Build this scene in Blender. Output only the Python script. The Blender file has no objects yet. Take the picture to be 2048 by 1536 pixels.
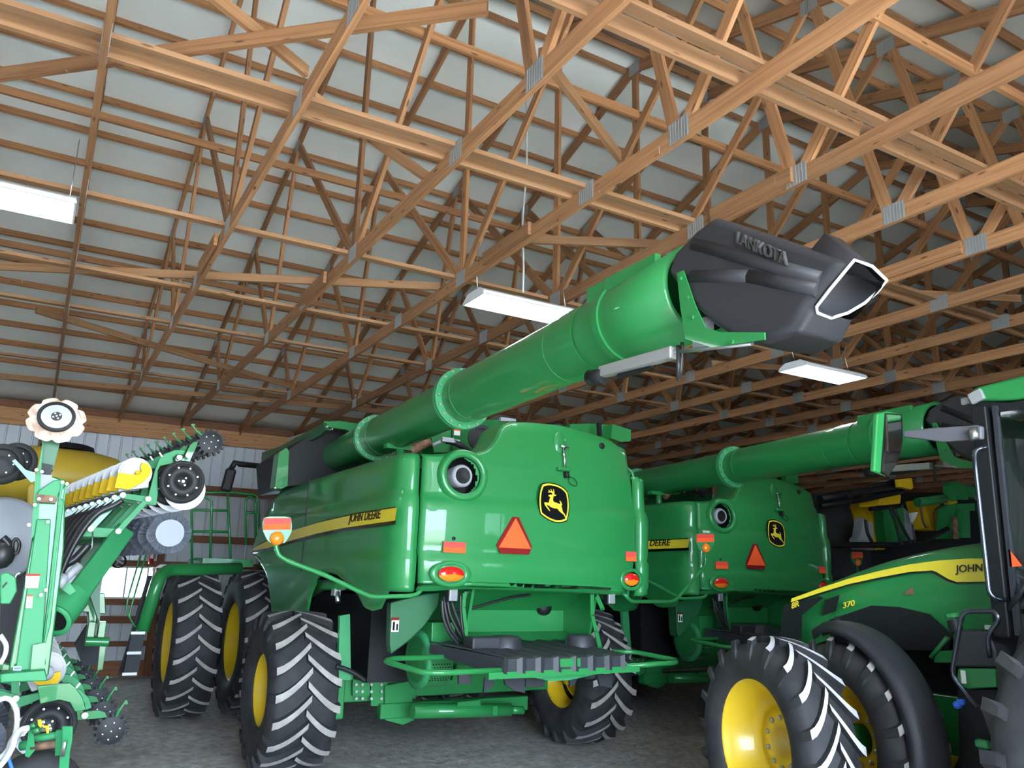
import bpy, math, random
from math import sin, cos, pi, sqrt
from mathutils import Vector as V, Matrix
S = bpy.context.scene
COL = S.collection
# ------------------------------------------------------------ camera, world, sun, exposure
FPX, CX, CY, HC = 1612.0, 1024.0, 768.0, 1.96
_y = V((57-CX, 1144-CY, FPX)).normalized()
_x = V((3900-CX, 1236-CY, FPX)); _x = (_x - _y*_x.dot(_y)).normalized()
_z = _x.cross(_y)
RW = Matrix((_x, _y, _z))                       # rows: world axes seen from the camera (right, down, forward)
CAM = V((0, 0, HC))
cd = bpy.data.cameras.new('camera'); cam = bpy.data.objects.new('camera', cd); COL.objects.link(cam)
cd.sensor_width = 36.0; cd.lens = FPX/2048*36; cd.clip_start = .05; cd.clip_end = 300
m = Matrix.Identity(4)
for i in range(3):
    m[i][0] = RW[i][0]; m[i][1] = -RW[i][1]; m[i][2] = -RW[i][2]; m[i][3] = CAM[i]
cam.matrix_world = m; S.camera = cam
S.view_settings.view_transform = 'Standard'; S.view_settings.look = 'None'
S.view_settings.gamma = 1; S.view_settings.use_curve_mapping = False
S.view_settings.exposure = 0.62
w = bpy.data.worlds.new('world'); S.world = w; w.use_nodes = True
bg = w.node_tree.nodes['Background']; bg.inputs[0].default_value = (.66, .82, 1, 1); bg.inputs[1].default_value = 22
sl = bpy.data.lights.new('sun', 'SUN'); sun = bpy.data.objects.new('sun', sl); COL.objects.link(sun)
sl.energy = 24; sl.color = (1, .93, .82); sl.angle = .01
sun.rotation_euler = V((-.25, .50, -.83)).to_track_quat('-Z', 'Y').to_euler()

def at(u, v, ax, val):
    """point where the sight line of pixel (u,v) meets the plane  axis ax = val"""
    d = RW @ V((u-CX, v-CY, FPX)); k = (val-CAM[ax])/d[ax]
    return CAM + d*k
def Y_(u, v, y): return at(u, v, 1, y)
def X_(u, v, x): return at(u, v, 0, x)
def Z_(u, v, z): return at(u, v, 2, z)

# ------------------------------------------------------------ materials
def mat(name, col, rough=.5, metal=0, spec=.5, coat=0, emit=None, es=0, trans=0, alpha=1, bump=0, bscale=40, var=0, vscale=3, col2=None, coatr=.05):
    m = bpy.data.materials.new(name); m.use_nodes = True
    n = m.node_tree.nodes; l = m.node_tree.links; b = n['Principled BSDF']
    b.inputs['Base Color'].default_value = (*col, 1); b.inputs['Roughness'].default_value = rough
    b.inputs['Metallic'].default_value = metal; b.inputs['Specular IOR Level'].default_value = spec
    b.inputs['Coat Weight'].default_value = coat; b.inputs['Coat Roughness'].default_value = coatr
    b.inputs['Transmission Weight'].default_value = trans; b.inputs['Alpha'].default_value = alpha
    if emit: b.inputs['Emission Color'].default_value = (*emit, 1); b.inputs['Emission Strength'].default_value = es
    tc = n.new('ShaderNodeTexCoord')
    if var or col2:
        t = n.new('ShaderNodeTexNoise'); t.inputs['Scale'].default_value = vscale; t.inputs['Detail'].default_value = 6
        l.new(tc.outputs['Object'], t.inputs['Vector'])
        r = n.new('ShaderNodeValToRGB'); r.color_ramp.elements[0].position = .35; r.color_ramp.elements[1].position = .68
        c2 = col2 or tuple(c*(1-var) for c in col)
        r.color_ramp.elements[0].color = (*c2, 1); r.color_ramp.elements[1].color = (*col, 1)
        l.new(t.outputs[0], r.inputs[0]); l.new(r.outputs[0], b.inputs['Base Color'])
    if bump:
        t = n.new('ShaderNodeTexNoise'); t.inputs['Scale'].default_value = bscale; t.inputs['Detail'].default_value = 5
        l.new(tc.outputs['Object'], t.inputs['Vector'])
        bp = n.new('ShaderNodeBump'); bp.inputs['Strength'].default_value = bump; bp.inputs['Distance'].default_value = .02
        l.new(t.outputs[0], bp.inputs['Height']); l.new(bp.outputs[0], b.inputs['Normal'])
    return m
def wood(name, c1, c2, c3, rough=.75, drops=True):
    m = bpy.data.materials.new(name); m.use_nodes = True
    n = m.node_tree.nodes; l = m.node_tree.links; b = n['Principled BSDF']; b.inputs['Roughness'].default_value = rough
    uv = n.new('ShaderNodeUVMap'); oi = n.new('ShaderNodeObjectInfo')
    add = n.new('ShaderNodeVectorMath'); add.operation = 'MULTIPLY_ADD'
    add.inputs[1].default_value = (1, 1, 1)
    cmb = n.new('ShaderNodeCombineXYZ'); mm = n.new('ShaderNodeMath'); mm.operation = 'MULTIPLY'; mm.inputs[1].default_value = 37
    l.new(oi.outputs['Random'], mm.inputs[0]); l.new(mm.outputs[0], cmb.inputs[0]); l.new(mm.outputs[0], cmb.inputs[1])
    l.new(uv.outputs[0], add.inputs[0]); l.new(cmb.outputs[0], add.inputs[2])
    mp = n.new('ShaderNodeMapping'); mp.inputs['Scale'].default_value = (1.2, 34, 1); l.new(add.outputs[0], mp.inputs[0])
    t = n.new('ShaderNodeTexNoise'); t.inputs['Scale'].default_value = 1; t.inputs['Detail'].default_value = 5; t.inputs['Distortion'].default_value = .6
    l.new(mp.outputs[0], t.inputs['Vector'])
    r = n.new('ShaderNodeValToRGB'); e = r.color_ramp.elements
    e[0].position = .3; e[0].color = (*c2, 1); e[1].position = .62; e[1].color = (*c1, 1)
    l.new(t.outputs[0], r.inputs[0])
    # board to board tint
    hs = n.new('ShaderNodeHueSaturation'); mr = n.new('ShaderNodeMapRange')
    mr.inputs['To Min'].default_value = .72; mr.inputs['To Max'].default_value = 1.2
    l.new(oi.outputs['Random'], mr.inputs[0]); l.new(mr.outputs[0], hs.inputs['Value']); l.new(r.outputs[0], hs.inputs['Color'])
    # knots
    mp2 = n.new('ShaderNodeMapping'); mp2.inputs['Scale'].default_value = (3.2, 14, 1); l.new(add.outputs[0], mp2.inputs[0])
    vo = n.new('ShaderNodeTexVoronoi'); vo.inputs['Scale'].default_value = 1; l.new(mp2.outputs[0], vo.inputs['Vector'])
    kr = n.new('ShaderNodeValToRGB'); kr.color_ramp.elements[0].position = .08; kr.color_ramp.elements[1].position = .16
    kr.color_ramp.elements[0].color = (1, 1, 1, 1); kr.color_ramp.elements[1].color = (0, 0, 0, 1)
    l.new(vo.outputs['Distance'], kr.inputs[0])
    mx = n.new('ShaderNodeMixRGB'); mx.inputs[2].default_value = (*c3, 1); l.new(kr.outputs[0], mx.inputs[0]); l.new(hs.outputs[0], mx.inputs[1])
    out = mx.outputs[0]
    if drops:                                     # thin whitish bird streaks
        mp3 = n.new('ShaderNodeMapping'); mp3.inputs['Scale'].default_value = (30, 3, 1); l.new(add.outputs[0], mp3.inputs[0])
        t3 = n.new('ShaderNodeTexNoise'); t3.inputs['Scale'].default_value = 1; t3.inputs['Detail'].default_value = 2; l.new(mp3.outputs[0], t3.inputs['Vector'])
        k3 = n.new('ShaderNodeValToRGB'); k3.color_ramp.elements[0].position = .755; k3.color_ramp.elements[1].position = .78
        l.new(t3.outputs[0], k3.inputs[0])
        m3 = n.new('ShaderNodeMixRGB'); m3.inputs[2].default_value = (.75, .72, .66, 1); l.new(k3.outputs[0], m3.inputs[0]); l.new(out, m3.inputs[1]); out = m3.outputs[0]
    l.new(out, b.inputs['Base Color'])
    return m
M = {}
M['truss'] = wood('truss_lumber', (.45, .225, .10), (.29, .135, .058), (.12, .05, .025))
M['brace'] = wood('brace_lumber', (.37, .20, .10), (.28, .145, .065), (.14, .065, .03))
M['girt'] = wood('girt_lumber', (.30, .13, .06), (.19, .08, .04), (.08, .035, .02), drops=False)
M['header'] = wood('header_lumber', (.62, .32, .14), (.42, .19, .08), (.16, .06, .03), drops=False)
M['gusset'] = mat('galvanised_plate', (.38, .40, .40), .5, .6)
M['film'] = mat('white_roof_film', (.82, .87, .84), .55, bump=.35, bscale=1.1, var=.07, vscale=1.5)
M['steel'] = mat('white_wall_steel', (.62, .66, .70), .35, .0, coat=.3, var=.05)
def dirt():
    m = bpy.data.materials.new('packed_gravel_dirt'); m.use_nodes = True; n = m.node_tree.nodes; l = m.node_tree.links; b = n['Principled BSDF']; b.inputs['Roughness'].default_value = .95; b.inputs['Specular IOR Level'].default_value = .2
    tc = n.new('ShaderNodeTexCoord'); hts = []
    def noise(sc, det, ramp, vec=(1, 1, 1)):
        mp = n.new('ShaderNodeMapping'); mp.inputs['Scale'].default_value = vec; l.new(tc.outputs['Object'], mp.inputs[0])
        t = n.new('ShaderNodeTexNoise'); t.inputs['Scale'].default_value = sc; t.inputs['Detail'].default_value = det; t.inputs['Roughness'].default_value = .65; l.new(mp.outputs[0], t.inputs['Vector'])
        r = n.new('ShaderNodeValToRGB'); r.color_ramp.elements[0].position, r.color_ramp.elements[1].position = ramp; l.new(t.outputs[0], r.inputs[0]); return r.outputs[0]
    big = noise(.55, 4, (.35, .68), (1, 1.8, 1)); mid = noise(7.5, 8, (.36, .64)); fine = noise(34, 6, (.3, .7))
    def mix(a, b_, f, mode='MIX'):
        x = n.new('ShaderNodeMixRGB'); x.blend_type = mode
        if isinstance(f, float): x.inputs[0].default_value = f
        else: l.new(f, x.inputs[0])
        for i, q in ((1, a), (2, b_)):
            if isinstance(q, tuple): x.inputs[i].default_value = (*q, 1)
            else: l.new(q, x.inputs[i])
        return x.outputs[0]
    c = mix((.76, .70, .63), (.88, .87, .86), big); c = mix((.50, .47, .43), c, mid); c = mix(c, mix((.55, .55, .55), (1, 1, 1), fine), .25, 'MULTIPLY')
    l.new(c, b.inputs['Base Color'])
    h = mix(mid, fine, .35); bp = n.new('ShaderNodeBump'); bp.inputs['Strength'].default_value = .9; bp.inputs['Distance'].default_value = .055; l.new(h, bp.inputs['Height']); l.new(bp.outputs[0], b.inputs['Normal'])
    return m
M['dirt'] = dirt()
M['gravel'] = mat('outside_gravel', (.55, .52, .47), .95, bump=.5, bscale=20)
GREEN = (.016, .205, .05)
M['green'] = mat('green_paint', GREEN, .5, spec=.35, coat=.6, coatr=.03)
M['dgreen'] = mat('shaded_green_paint', (.013, .12, .04), .5, coat=.15, coatr=.3)  # darker copy of the green paint; shade on tilted parts put into the colour
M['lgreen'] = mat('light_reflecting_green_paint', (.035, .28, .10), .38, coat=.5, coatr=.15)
M['yellow'] = mat('yellow_paint', (.72, .48, .012), .38, coat=.4)
M['decal'] = mat('yellow_decal', (.85, .68, .04), .35, coat=.5)
M['tank'] = mat('yellow_plastic', (.62, .42, .035), .5)
M['black'] = mat('black_plastic', (.010, .011, .012), .5, spec=.3)
M['gblack'] = mat('gloss_black', (.006, .006, .007), .15, coat=.5)
M['spout'] = mat('black_polyethylene', (.022, .022, .025), .5, bump=.12, bscale=25)
M['plastic'] = mat('charcoal_plastic', (.024, .026, .032), .5, bump=.08, bscale=90)
M['rubber'] = mat('tyre_rubber', (.014, .015, .018), .75, bump=.15, bscale=60, col2=(.032, .032, .033), vscale=6)
M['lug'] = mat('worn_lug_face', (.42, .39, .36), .8, col2=(.30, .28, .26), vscale=9, bump=.2, bscale=80)
M['lugw'] = mat('lit_worn_lug_face', (.62, .62, .64), .8, col2=(.45, .44, .44), vscale=9, bump=.2, bscale=80)  # worn lug tone made paler: bright light put into the colour
M['hose'] = mat('black_hose', (.018, .018, .02), .4)
M['metal'] = mat('bright_metal', (.62, .64, .66), .28, 1)
M['zinc'] = mat('zinc_bolt', (.45, .45, .44), .4, .8)
M['grey'] = mat('grey_plastic', (.30, .31, .33), .5)
M['lgrey'] = mat('pale_plastic', (.33, .35, .38), .4)
M['smoke'] = mat('smoky_hopper_plastic', (.24, .235, .23), .3, coat=.2)
M['white'] = mat('white_decal', (.82, .82, .80), .5)
M['red'] = mat('red_reflector', (.75, .03, .015), .6, spec=.2)
M['dred'] = mat('dark_red_reflector', (.20, .006, .006), .6, spec=.2)
M['orange'] = mat('fluorescent_orange', (1.0, .12, .03), .7, spec=.15)
M['pink'] = mat('pink_red_reflector', (.85, .07, .06), .6, spec=.2)
M['amber'] = mat('amber_lens', (.9, .22, .01), .15, coat=.8)
M['rlens'] = mat('red_lens', (.7, .01, .01), .12, coat=.8)
M['clear'] = mat('clear_lamp', (.32, .34, .35), .25, .3, coat=.4)
M['blue'] = mat('blue_plastic', (.03, .16, .75), .4)
M['rust'] = mat('rusty_steel', (.32, .17, .10), .7, .2, col2=(.12, .07, .05), vscale=14)
M['disc'] = mat('polished_disc', (.40, .42, .46), .45, .9)
M['rdisc'] = mat('worn_coulter_disc', (.30, .26, .22), .45, .7, col2=(.16, .10, .07), vscale=14)
M['pgrey'] = mat('grey_paint', (.28, .30, .33), .5)
M['glass'] = mat('cab_glass', (.75, .95, .88), .03, trans=1.0, spec=.6)
M['mirror'] = mat('mirror_glass', (.85, .85, .85), .03, 1)
M['emit'] = mat('led_diffuser', (1, 1, 1), .5, emit=(.86, .93, 1.0), es=9)
M['fixt'] = mat('white_fixture', (.75, .77, .78), .4)
M['cord'] = mat('grey_cord', (.55, .56, .56), .5)
M['bred'] = mat('red_bottle', (.6, .02, .02), .3, coat=.5)
M['blk_mesh'] = mat('dark_screen', (.01, .011, .012), .6)
M['armgrey'] = mat('arm_grey_plastic', (.13, .13, .15), .45)
M['pgreen'] = mat('planter_green_paint', (.035, .27, .10), .5, spec=.35)
M['spoutl'] = mat('lighter_polyethylene', (.05, .048, .046), .5)  # slightly lighter than the spout so its raised letters stand out
M['actu'] = mat('grey_aluminium', (.30, .30, .28), .45, .2)
M['pyellow'] = mat('planter_yellow_paint', (.70, .44, .01), .6, spec=.2)
M['dusty'] = mat('dusty_rubber', (.075, .075, .08), .8, col2=(.04, .04, .042), vscale=10)
M['chrome'] = mat('dark_polished_rail', (.10, .11, .14), .2, .9)
M['cloth'] = mat('dark_cover', (.035, .038, .042), .8, bump=.3, bscale=8)

# ------------------------------------------------------------ mesh helpers
class MB:
    def __init__(s): s.v = []; s.f = []; s.uv = []; s.mi = []; s.cur = 0; s.sm = []
    def face(s, idx, uvs=None, sm=False): s.f.append(tuple(idx)); s.uv.append(uvs); s.mi.append(s.cur); s.sm.append(sm)
    def m(s, i): s.cur = i; return s
    def bar(s, p, q, wd, ht, up=(0, 0, 1)):
        p = V(p); q = V(q); d = q-p; L = d.length; d.normalize(); up = V(up)
        sd = d.cross(up)
        if sd.length < 1e-5: sd = d.cross(V((1, 0, 0)))
        sd.normalize(); u = sd.cross(d).normalized(); a = sd*wd/2; b = u*ht/2; k = len(s.v)
        for o in (p, q):
            for (i, j) in ((-1, -1), (1, -1), (1, 1), (-1, 1)): s.v.append(o+a*i+b*j)
        wd_ = [wd, ht, wd, ht]; off = 0
        for i in range(4):
            j = (i+1) % 4; e = wd_[i]
            s.face((k+i, k+j, k+4+j, k+4+i), [(0, off), (0, off+e), (L, off+e), (L, off)]); off += e+.31
        s.face((k+3, k+2, k+1, k), [(0, 0), (.01, 0), (.01, e), (0, e)]); s.face((k+4, k+5, k+6, k+7), [(0, 0), (.01, 0), (.01, e), (0, e)])
        return s
    def box(s, c, d, rz=0, rot=None):
        R = rot or Matrix.Rotation(rz, 3, 'Z'); c = V(c); k = len(s.v)
        for z in (-.5, .5):
            for (x, y) in ((-.5, -.5), (.5, -.5), (.5, .5), (-.5, .5)): s.v.append(c+R@V((x*d[0], y*d[1], z*d[2])))
        for f in ((3, 2, 1, 0), (4, 5, 6, 7), (0, 1, 5, 4), (1, 2, 6, 5), (2, 3, 7, 6), (3, 0, 4, 7)): s.face([k+i for i in f])
        return s
    def tube(s, pts, r, n=10, cap=True, closed=False, smooth=True):
        pts = [V(p) for p in pts]; N = len(pts)
        rr = r if isinstance(r, (list, tuple)) else [r]*N
        T = []
        for i in range(N):
            a = pts[i-1] if (i > 0 or closed) else pts[i]; b = pts[(i+1) % N] if (i < N-1 or closed) else pts[i]
            T.append((b-a).normalized())
        ref = V((0, 0, 1)) if abs(T[0].z) < .9 else V((1, 0, 0))
        u = T[0].cross(ref).normalized(); k = len(s.v)
        for i in range(N):
            u = (u-T[i]*u.dot(T[i])).normalized(); v = T[i].cross(u)
            for j in range(n):
                a = 2*pi*j/n; s.v.append(pts[i]+(u*cos(a)+v*sin(a))*rr[i])
        for i in range(N if closed else N-1):
            i2 = (i+1) % N
            for j in range(n):
                j2 = (j+1) % n; s.face((k+i*n+j, k+i*n+j2, k+i2*n+j2, k+i2*n+j), None, smooth)
        if cap and not closed:
            s.face([k+j for j in range(n)][::-1]); s.face([k+(N-1)*n+j for j in range(n)])
        return s
    def lathe(s, prof, o, ax, n=32, smooth=True, closed=False, a0=0, a1=2*pi):
        """prof: list of (distance along ax, radius)"""
        o = V(o); ax = V(ax).normalized(); ref = V((0, 0, 1)) if abs(ax.z) < .9 else V((1, 0, 0))
        u = ax.cross(ref).normalized(); v = ax.cross(u); k = len(s.v); P = len(prof); full = abs(a1-a0-2*pi) < 1e-6
        nn = n if full else n+1
        for j in range(nn):
            a = a0+(a1-a0)*j/n
            for (h, r) in prof: s.v.append(o+ax*h+(u*cos(a)+v*sin(a))*r)
        for j in range(n):
            j2 = (j+1) % nn
            for i in range(P if closed else P-1):
                i2 = (i+1) % P
                s.face((k+j*P+i, k+j*P+i2, k+j2*P+i2, k+j2*P+i), None, smooth)
        return s
    def prism(s, pts, ex):
        """polygon (world points) extruded by vector ex"""
        ex = V(ex); k = len(s.v); n = len(pts)
        for p in pts: s.v.append(V(p))
        for p in pts: s.v.append(V(p)+ex)
        s.face(list(range(k, k+n))); s.face(list(range(k+2*n-1, k+n-1, -1)))
        for i in range(n): j = (i+1) % n; s.face((k+i, k+n+i, k+n+j, k+j))
        return s
    def grid(s, rows, smooth=True, flip=False):
        k = len(s.v); R = len(rows); C = len(rows[0])
        for r in rows:
            for p in r: s.v.append(V(p))
        for i in range(R-1):
            for j in range(C-1):
                f = (k+i*C+j, k+i*C+j+1, k+(i+1)*C+j+1, k+(i+1)*C+j)
                s.face(f[::-1] if flip else f, None, smooth)
        return s
    def ball(s, c, r, n=12, sc=(1, 1, 1)):
        c = V(c); k = len(s.v); R = n//2
        for i in range(R+1):
            th = pi*i/R
            for j in range(n):
                a = 2*pi*j/n; s.v.append(c+V((sin(th)*cos(a)*sc[0], sin(th)*sin(a)*sc[1], cos(th)*sc[2]))*r)
        for i in range(R):
            for j in range(n):
                j2 = (j+1) % n; s.face((k+i*n+j, k+(i+1)*n+j, k+(i+1)*n+j2, k+i*n+j2), None, True)
        return s
    def bolts(s, pts, ax, r=.012, h=.012):
        for p in pts: s.lathe([(0, r), (h, r), (h, 0)], p, ax, 6, False)
        return s
    def build(s, name, mats, parent=None, bev=0, seg=2, solid=0, sub=0, label=None, kind=None, O=None, angle=35):
        me = bpy.data.meshes.new(name)
        if O is None and parent is not None: O = V(parent['_o']) if '_o' in parent else V((0, 0, 0))
        O = V(O) if O is not None else V((0, 0, 0))
        me.from_pydata([v-O for v in s.v], [], s.f)
        if not isinstance(mats, (list, tuple)): mats = [mats]
        for m in mats: me.materials.append(M[m])
        if any(s.mi): me.polygons.foreach_set('material_index', s.mi)
        me.polygons.foreach_set('use_smooth', s.sm)
        if any(u for u in s.uv):
            uvl = me.uv_layers.new(name='UVMap'); li = 0
            for fi, f in enumerate(s.f):
                u = s.uv[fi]
                for q in range(len(f)):
                    if u: uvl.data[li].uv = u[q]
                    li += 1
        me.update()
        o = bpy.data.objects.new(name, me); COL.objects.link(o)
        if parent is not None: o.parent = parent; o['_o'] = list(O)
        else: o.location = O; o['_o'] = list(O)
        if solid: md = o.modifiers.new('solid', 'SOLIDIFY'); md.thickness = solid; md.offset = 1
        if bev:
            md = o.modifiers.new('bev', 'BEVEL'); md.width = bev; md.segments = seg; md.limit_method = 'ANGLE'; md.angle_limit = math.radians(angle)
            me.polygons.foreach_set('use_smooth', [True]*len(me.polygons))
            md.harden_normals = True
        if sub: md = o.modifiers.new('sub', 'SUBSURF'); md.levels = sub; md.render_levels = sub
        if label: o['label'] = label
        if kind: o['kind'] = kind
        return o
def thing(name, label, cat, O=(0, 0, 0), group=None):
    e = bpy.data.objects.new(name, None); COL.objects.link(e); e.location = O; e['_o'] = list(O)
    e.empty_display_size = .2; e['label'] = label; e['category'] = cat
    if group: e['group'] = group
    return e
def tag(o, label, cat, group=None, kind=None):
    o['label'] = label; o['category'] = cat
    if group: o['group'] = group
    if kind: o['kind'] = kind
    return o
def dup_tree(o, parent=None):
    c = o.copy(); COL.objects.link(c); c.parent = parent
    for ch in list(o.children): dup_tree(ch, c)
    return c
def st(mb, name, mats, **k):
    o = mb.build(name, mats, **k); o['kind'] = 'structure'; return o
def arc(c, r, a0, a1, n, u, v):
    c = V(c); u = V(u); v = V(v)
    return [c+(u*cos(a0+(a1-a0)*i/n)+v*sin(a0+(a1-a0)*i/n))*r for i in range(n+1)]
def smoothpath(pts, n=6):
    """Catmull-Rom through the points"""
    P = [V(p) for p in pts]; out = []
    for i in range(len(P)-1):
        a = P[max(i-1, 0)]; b = P[i]; c = P[i+1]; d = P[min(i+2, len(P)-1)]
        for k in range(n):
            t = k/n; out.append(.5*((2*b)+(c-a)*t+(2*a-5*b+4*c-d)*t*t+(3*b-a-3*c+d)*t**3))
    out.append(P[-1]); return out
def rounded(pts, r, n=4):
    """polyline with its inner corners rounded"""
    P = [V(p) for p in pts]; out = [P[0]]
    for i in range(1, len(P)-1):
        a = (P[i-1]-P[i]); b = (P[i+1]-P[i]); ra = min(r, a.length*.45, b.length*.45)
        s = P[i]+a.normalized()*ra; e = P[i]+b.normalized()*ra
        for k in range(n+1):
            t = k/n; out.append(s*(1-t)**2+P[i]*2*t*(1-t)+e*t*t)
    out.append(P[-1]); return out
def text_on(parent, name, body, o, ux, uz, width, height, material, shear=0, depth=.004, label=None, bold=0):
    """lettering as a thin solid on the plane spanned by ux (reading direction) and uz (up), lower-left corner o"""
    cu = bpy.data.curves.new('t', 'FONT'); cu.body = body; cu.shear = shear; cu.offset = bold; cu.extrude = .02
    t = bpy.data.objects.new('t', cu); COL.objects.link(t); bpy.context.view_layer.update()
    me = bpy.data.meshes.new_from_object(t.evaluated_get(bpy.context.evaluated_depsgraph_get())); bpy.data.objects.remove(t)
    xs = [v.co.x for v in me.vertices]; ys = [v.co.y for v in me.vertices]
    x0, x1, y0, y1 = min(xs), max(xs), min(ys), max(ys)
    ux = V(ux).normalized(); uz = V(uz).normalized(); nn = ux.cross(uz); O = V(parent['_o'])
    for v in me.vertices:
        v.co = V(o)+ux*((v.co.x-x0)/(x1-x0)*width)+uz*((v.co.y-y0)/(y1-y0)*height)+nn*(v.co.z/.02*depth)-O
    me.materials.clear(); me.materials.append(M[material]); me.name = name
    ob = bpy.data.objects.new(name, me); COL.objects.link(ob); ob.parent = parent; ob['_o'] = list(O)
    if label: ob['label'] = label
    return ob
# ------------------------------------------------------------ the shed
random.seed(4)
W, NEAR, RIDGE, XL, XR = 18.36, -3.5, 7.43, -6.0, 30.0
def zt(y): return 8.72-.3333*abs(y-RIDGE)          # centre line of a truss top chord
ZB = 5.15                                            # centre line of the bottom chords
mb = MB(); n = 90                                    # floor: gently uneven packed dirt
nx, ny = 300, 200
rows = []
for j in range(ny+1):
    y = NEAR+(W+.3-NEAR)*j/ny
    rows.append([(XL+(XR-XL)*i/nx, y, .016*sin(i*1.7+j*.9)*sin(j*2.3-i*.6)+.014*random.uniform(-1, 1)-.022) for i in range(nx+1)])
mb.grid(rows); st(mb, 'floor', 'dirt')
mb = MB().box((12, -33.5, -.06), (90, 59.9, .1)); st(mb, 'floor_outside', 'gravel')

def ribbed(name, a, b, z0, ztop, nrm, holes=(), m='steel'):
    """ribbed steel wall from a to b (plan points) standing between z0 and ztop(t); nrm points into the shed"""
    a = V((*a, 0)); b = V((*b, 0)); L = (b-a).length; d = (b-a)/L; nr = V((*nrm, 0)); mb = MB(); x = 0; cols = []
    while x < L:
        for dx, h in ((0, 0), (.185, 0), (.198, .019), (.216, .019), (.2286, 0)):
            if dx < .2286 or True:
                if x+dx <= L: cols.append((x+dx, h))
        x += .2286
    cols.append((L, 0)); cc = sorted(set(cols))
    for i in range(len(cc)-1):
        (x0, h0), (x1, h1) = cc[i], cc[i+1]; xm = (x0+x1)/2
        segs = [(z0, None)]
        hs = [h for h in holes if h[0] <= xm <= h[1]]
        spans = [(z0, None)] if not hs else [(z0, hs[0][2]), (hs[0][3], None)]
        for (s0, s1) in spans:
            t0 = s1 if s1 is not None else ztop(a+d*x0); t1 = s1 if s1 is not None else ztop(a+d*x1)
            if t0-s0 < .01: continue
            p0 = a+d*x0+nr*h0; p1 = a+d*x1+nr*h1; k = len(mb.v)
            mb.v += [p0+V((0, 0, s0)), p1+V((0, 0, s0)), p1+V((0, 0, t1)), p0+V((0, 0, t0))]; mb.face((k, k+1, k+2, k+3))
    return st(mb, name, m, solid=0)
top = lambda p: zt(p.y)+.2
ribbed('wall_far', (XL, W+.12), (XR, W+.12), -.08, top, (0, -1), holes=[(1.28-XL, 2.12-XL, 1.5, 2.1)])
ribbed('wall_near', (XL, NEAR), (XR, NEAR), -.08, top, (0, 1), holes=[(-1.8-XL, 4.6-XL, -.08, 4.78)])
ribbed('wall_left', (XL, NEAR), (XL, W+.12), -.08, top, (1, 0))
ribbed('wall_right', (XR, NEAR), (XR, W+.12), 0, top, (-1, 0))
for nm, y0, y1 in (('ceiling_far', RIDGE, W+.3), ('ceiling_near', NEAR-.2, RIDGE)):
    mb = MB(); mb.grid([[(XL+(XR-XL)*i/60, y0+(y1-y0)*j/16, zt(y0+(y1-y0)*j/16)+.19) for i in range(61)] for j in range(17)]); st(mb, nm, 'film', solid=.03)
# window in the far wall
mb = MB(); x0, x1, z0, z1 = 1.28, 2.12, 1.5, 2.1
for (p, q) in (((x0, z0), (x1, z0)), ((x0, z1), (x1, z1)), ((x0, z0), (x0, z1)), ((x1, z0), (x1, z1)), ((1.72, z0), (1.72, z1))):
    mb.bar((p[0], W+.10, p[1]), (q[0], W+.10, q[1]), .05, .035)
wn = st(mb, 'window_1', 'fixt')
g = MB().box(((x0+x1)/2, W+.12, (z0+z1)/2), (x1-x0, .004, z1-z0)).build('pane', 'glass', wn)
# framing of the far wall
def girt(z, h, a, b, name): 
    o = MB().bar((a, W+.03, z), (b, W+.03, z), .04, h).build(name, 'girt'); o['kind'] = 'structure'; return o
k = 1
for z, h in ((.15, .3), (.62, .1), (1.08, .14), (1.42, .12), (2.18, .12), (2.72, .15), (3.76, .2)):
    girt(z, h, XL, XR, 'trim_%d' % k); k += 1
hd = MB().bar((XL, W-.02, 4.92), (XR, W-.02, 4.92), .06, .33).build('trim_%d' % k, 'header'); hd['kind'] = 'structure'; k += 1
MB().bar((XL, W+.03, 5.17), (XR, W+.03, 5.17), .05, .17).build('trim_%d' % k, 'girt')['kind'] = 'structure'; k += 1
for i in range(15):
    x = -5.03+2.45*i
    p = MB().bar((x, W+.02, 0), (x, W+.02, 4.76), .13, .14, up=(0, 1, 0)).build('trim_%d' % k, 'girt'); p['kind'] = 'structure'; k += 1
nd = MB().bar((XL, NEAR+.1, 4.92), (XR, NEAR+.1, 4.92), .06, .33).build('trim_%d' % k, 'header'); nd['kind'] = 'structure'

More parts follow.
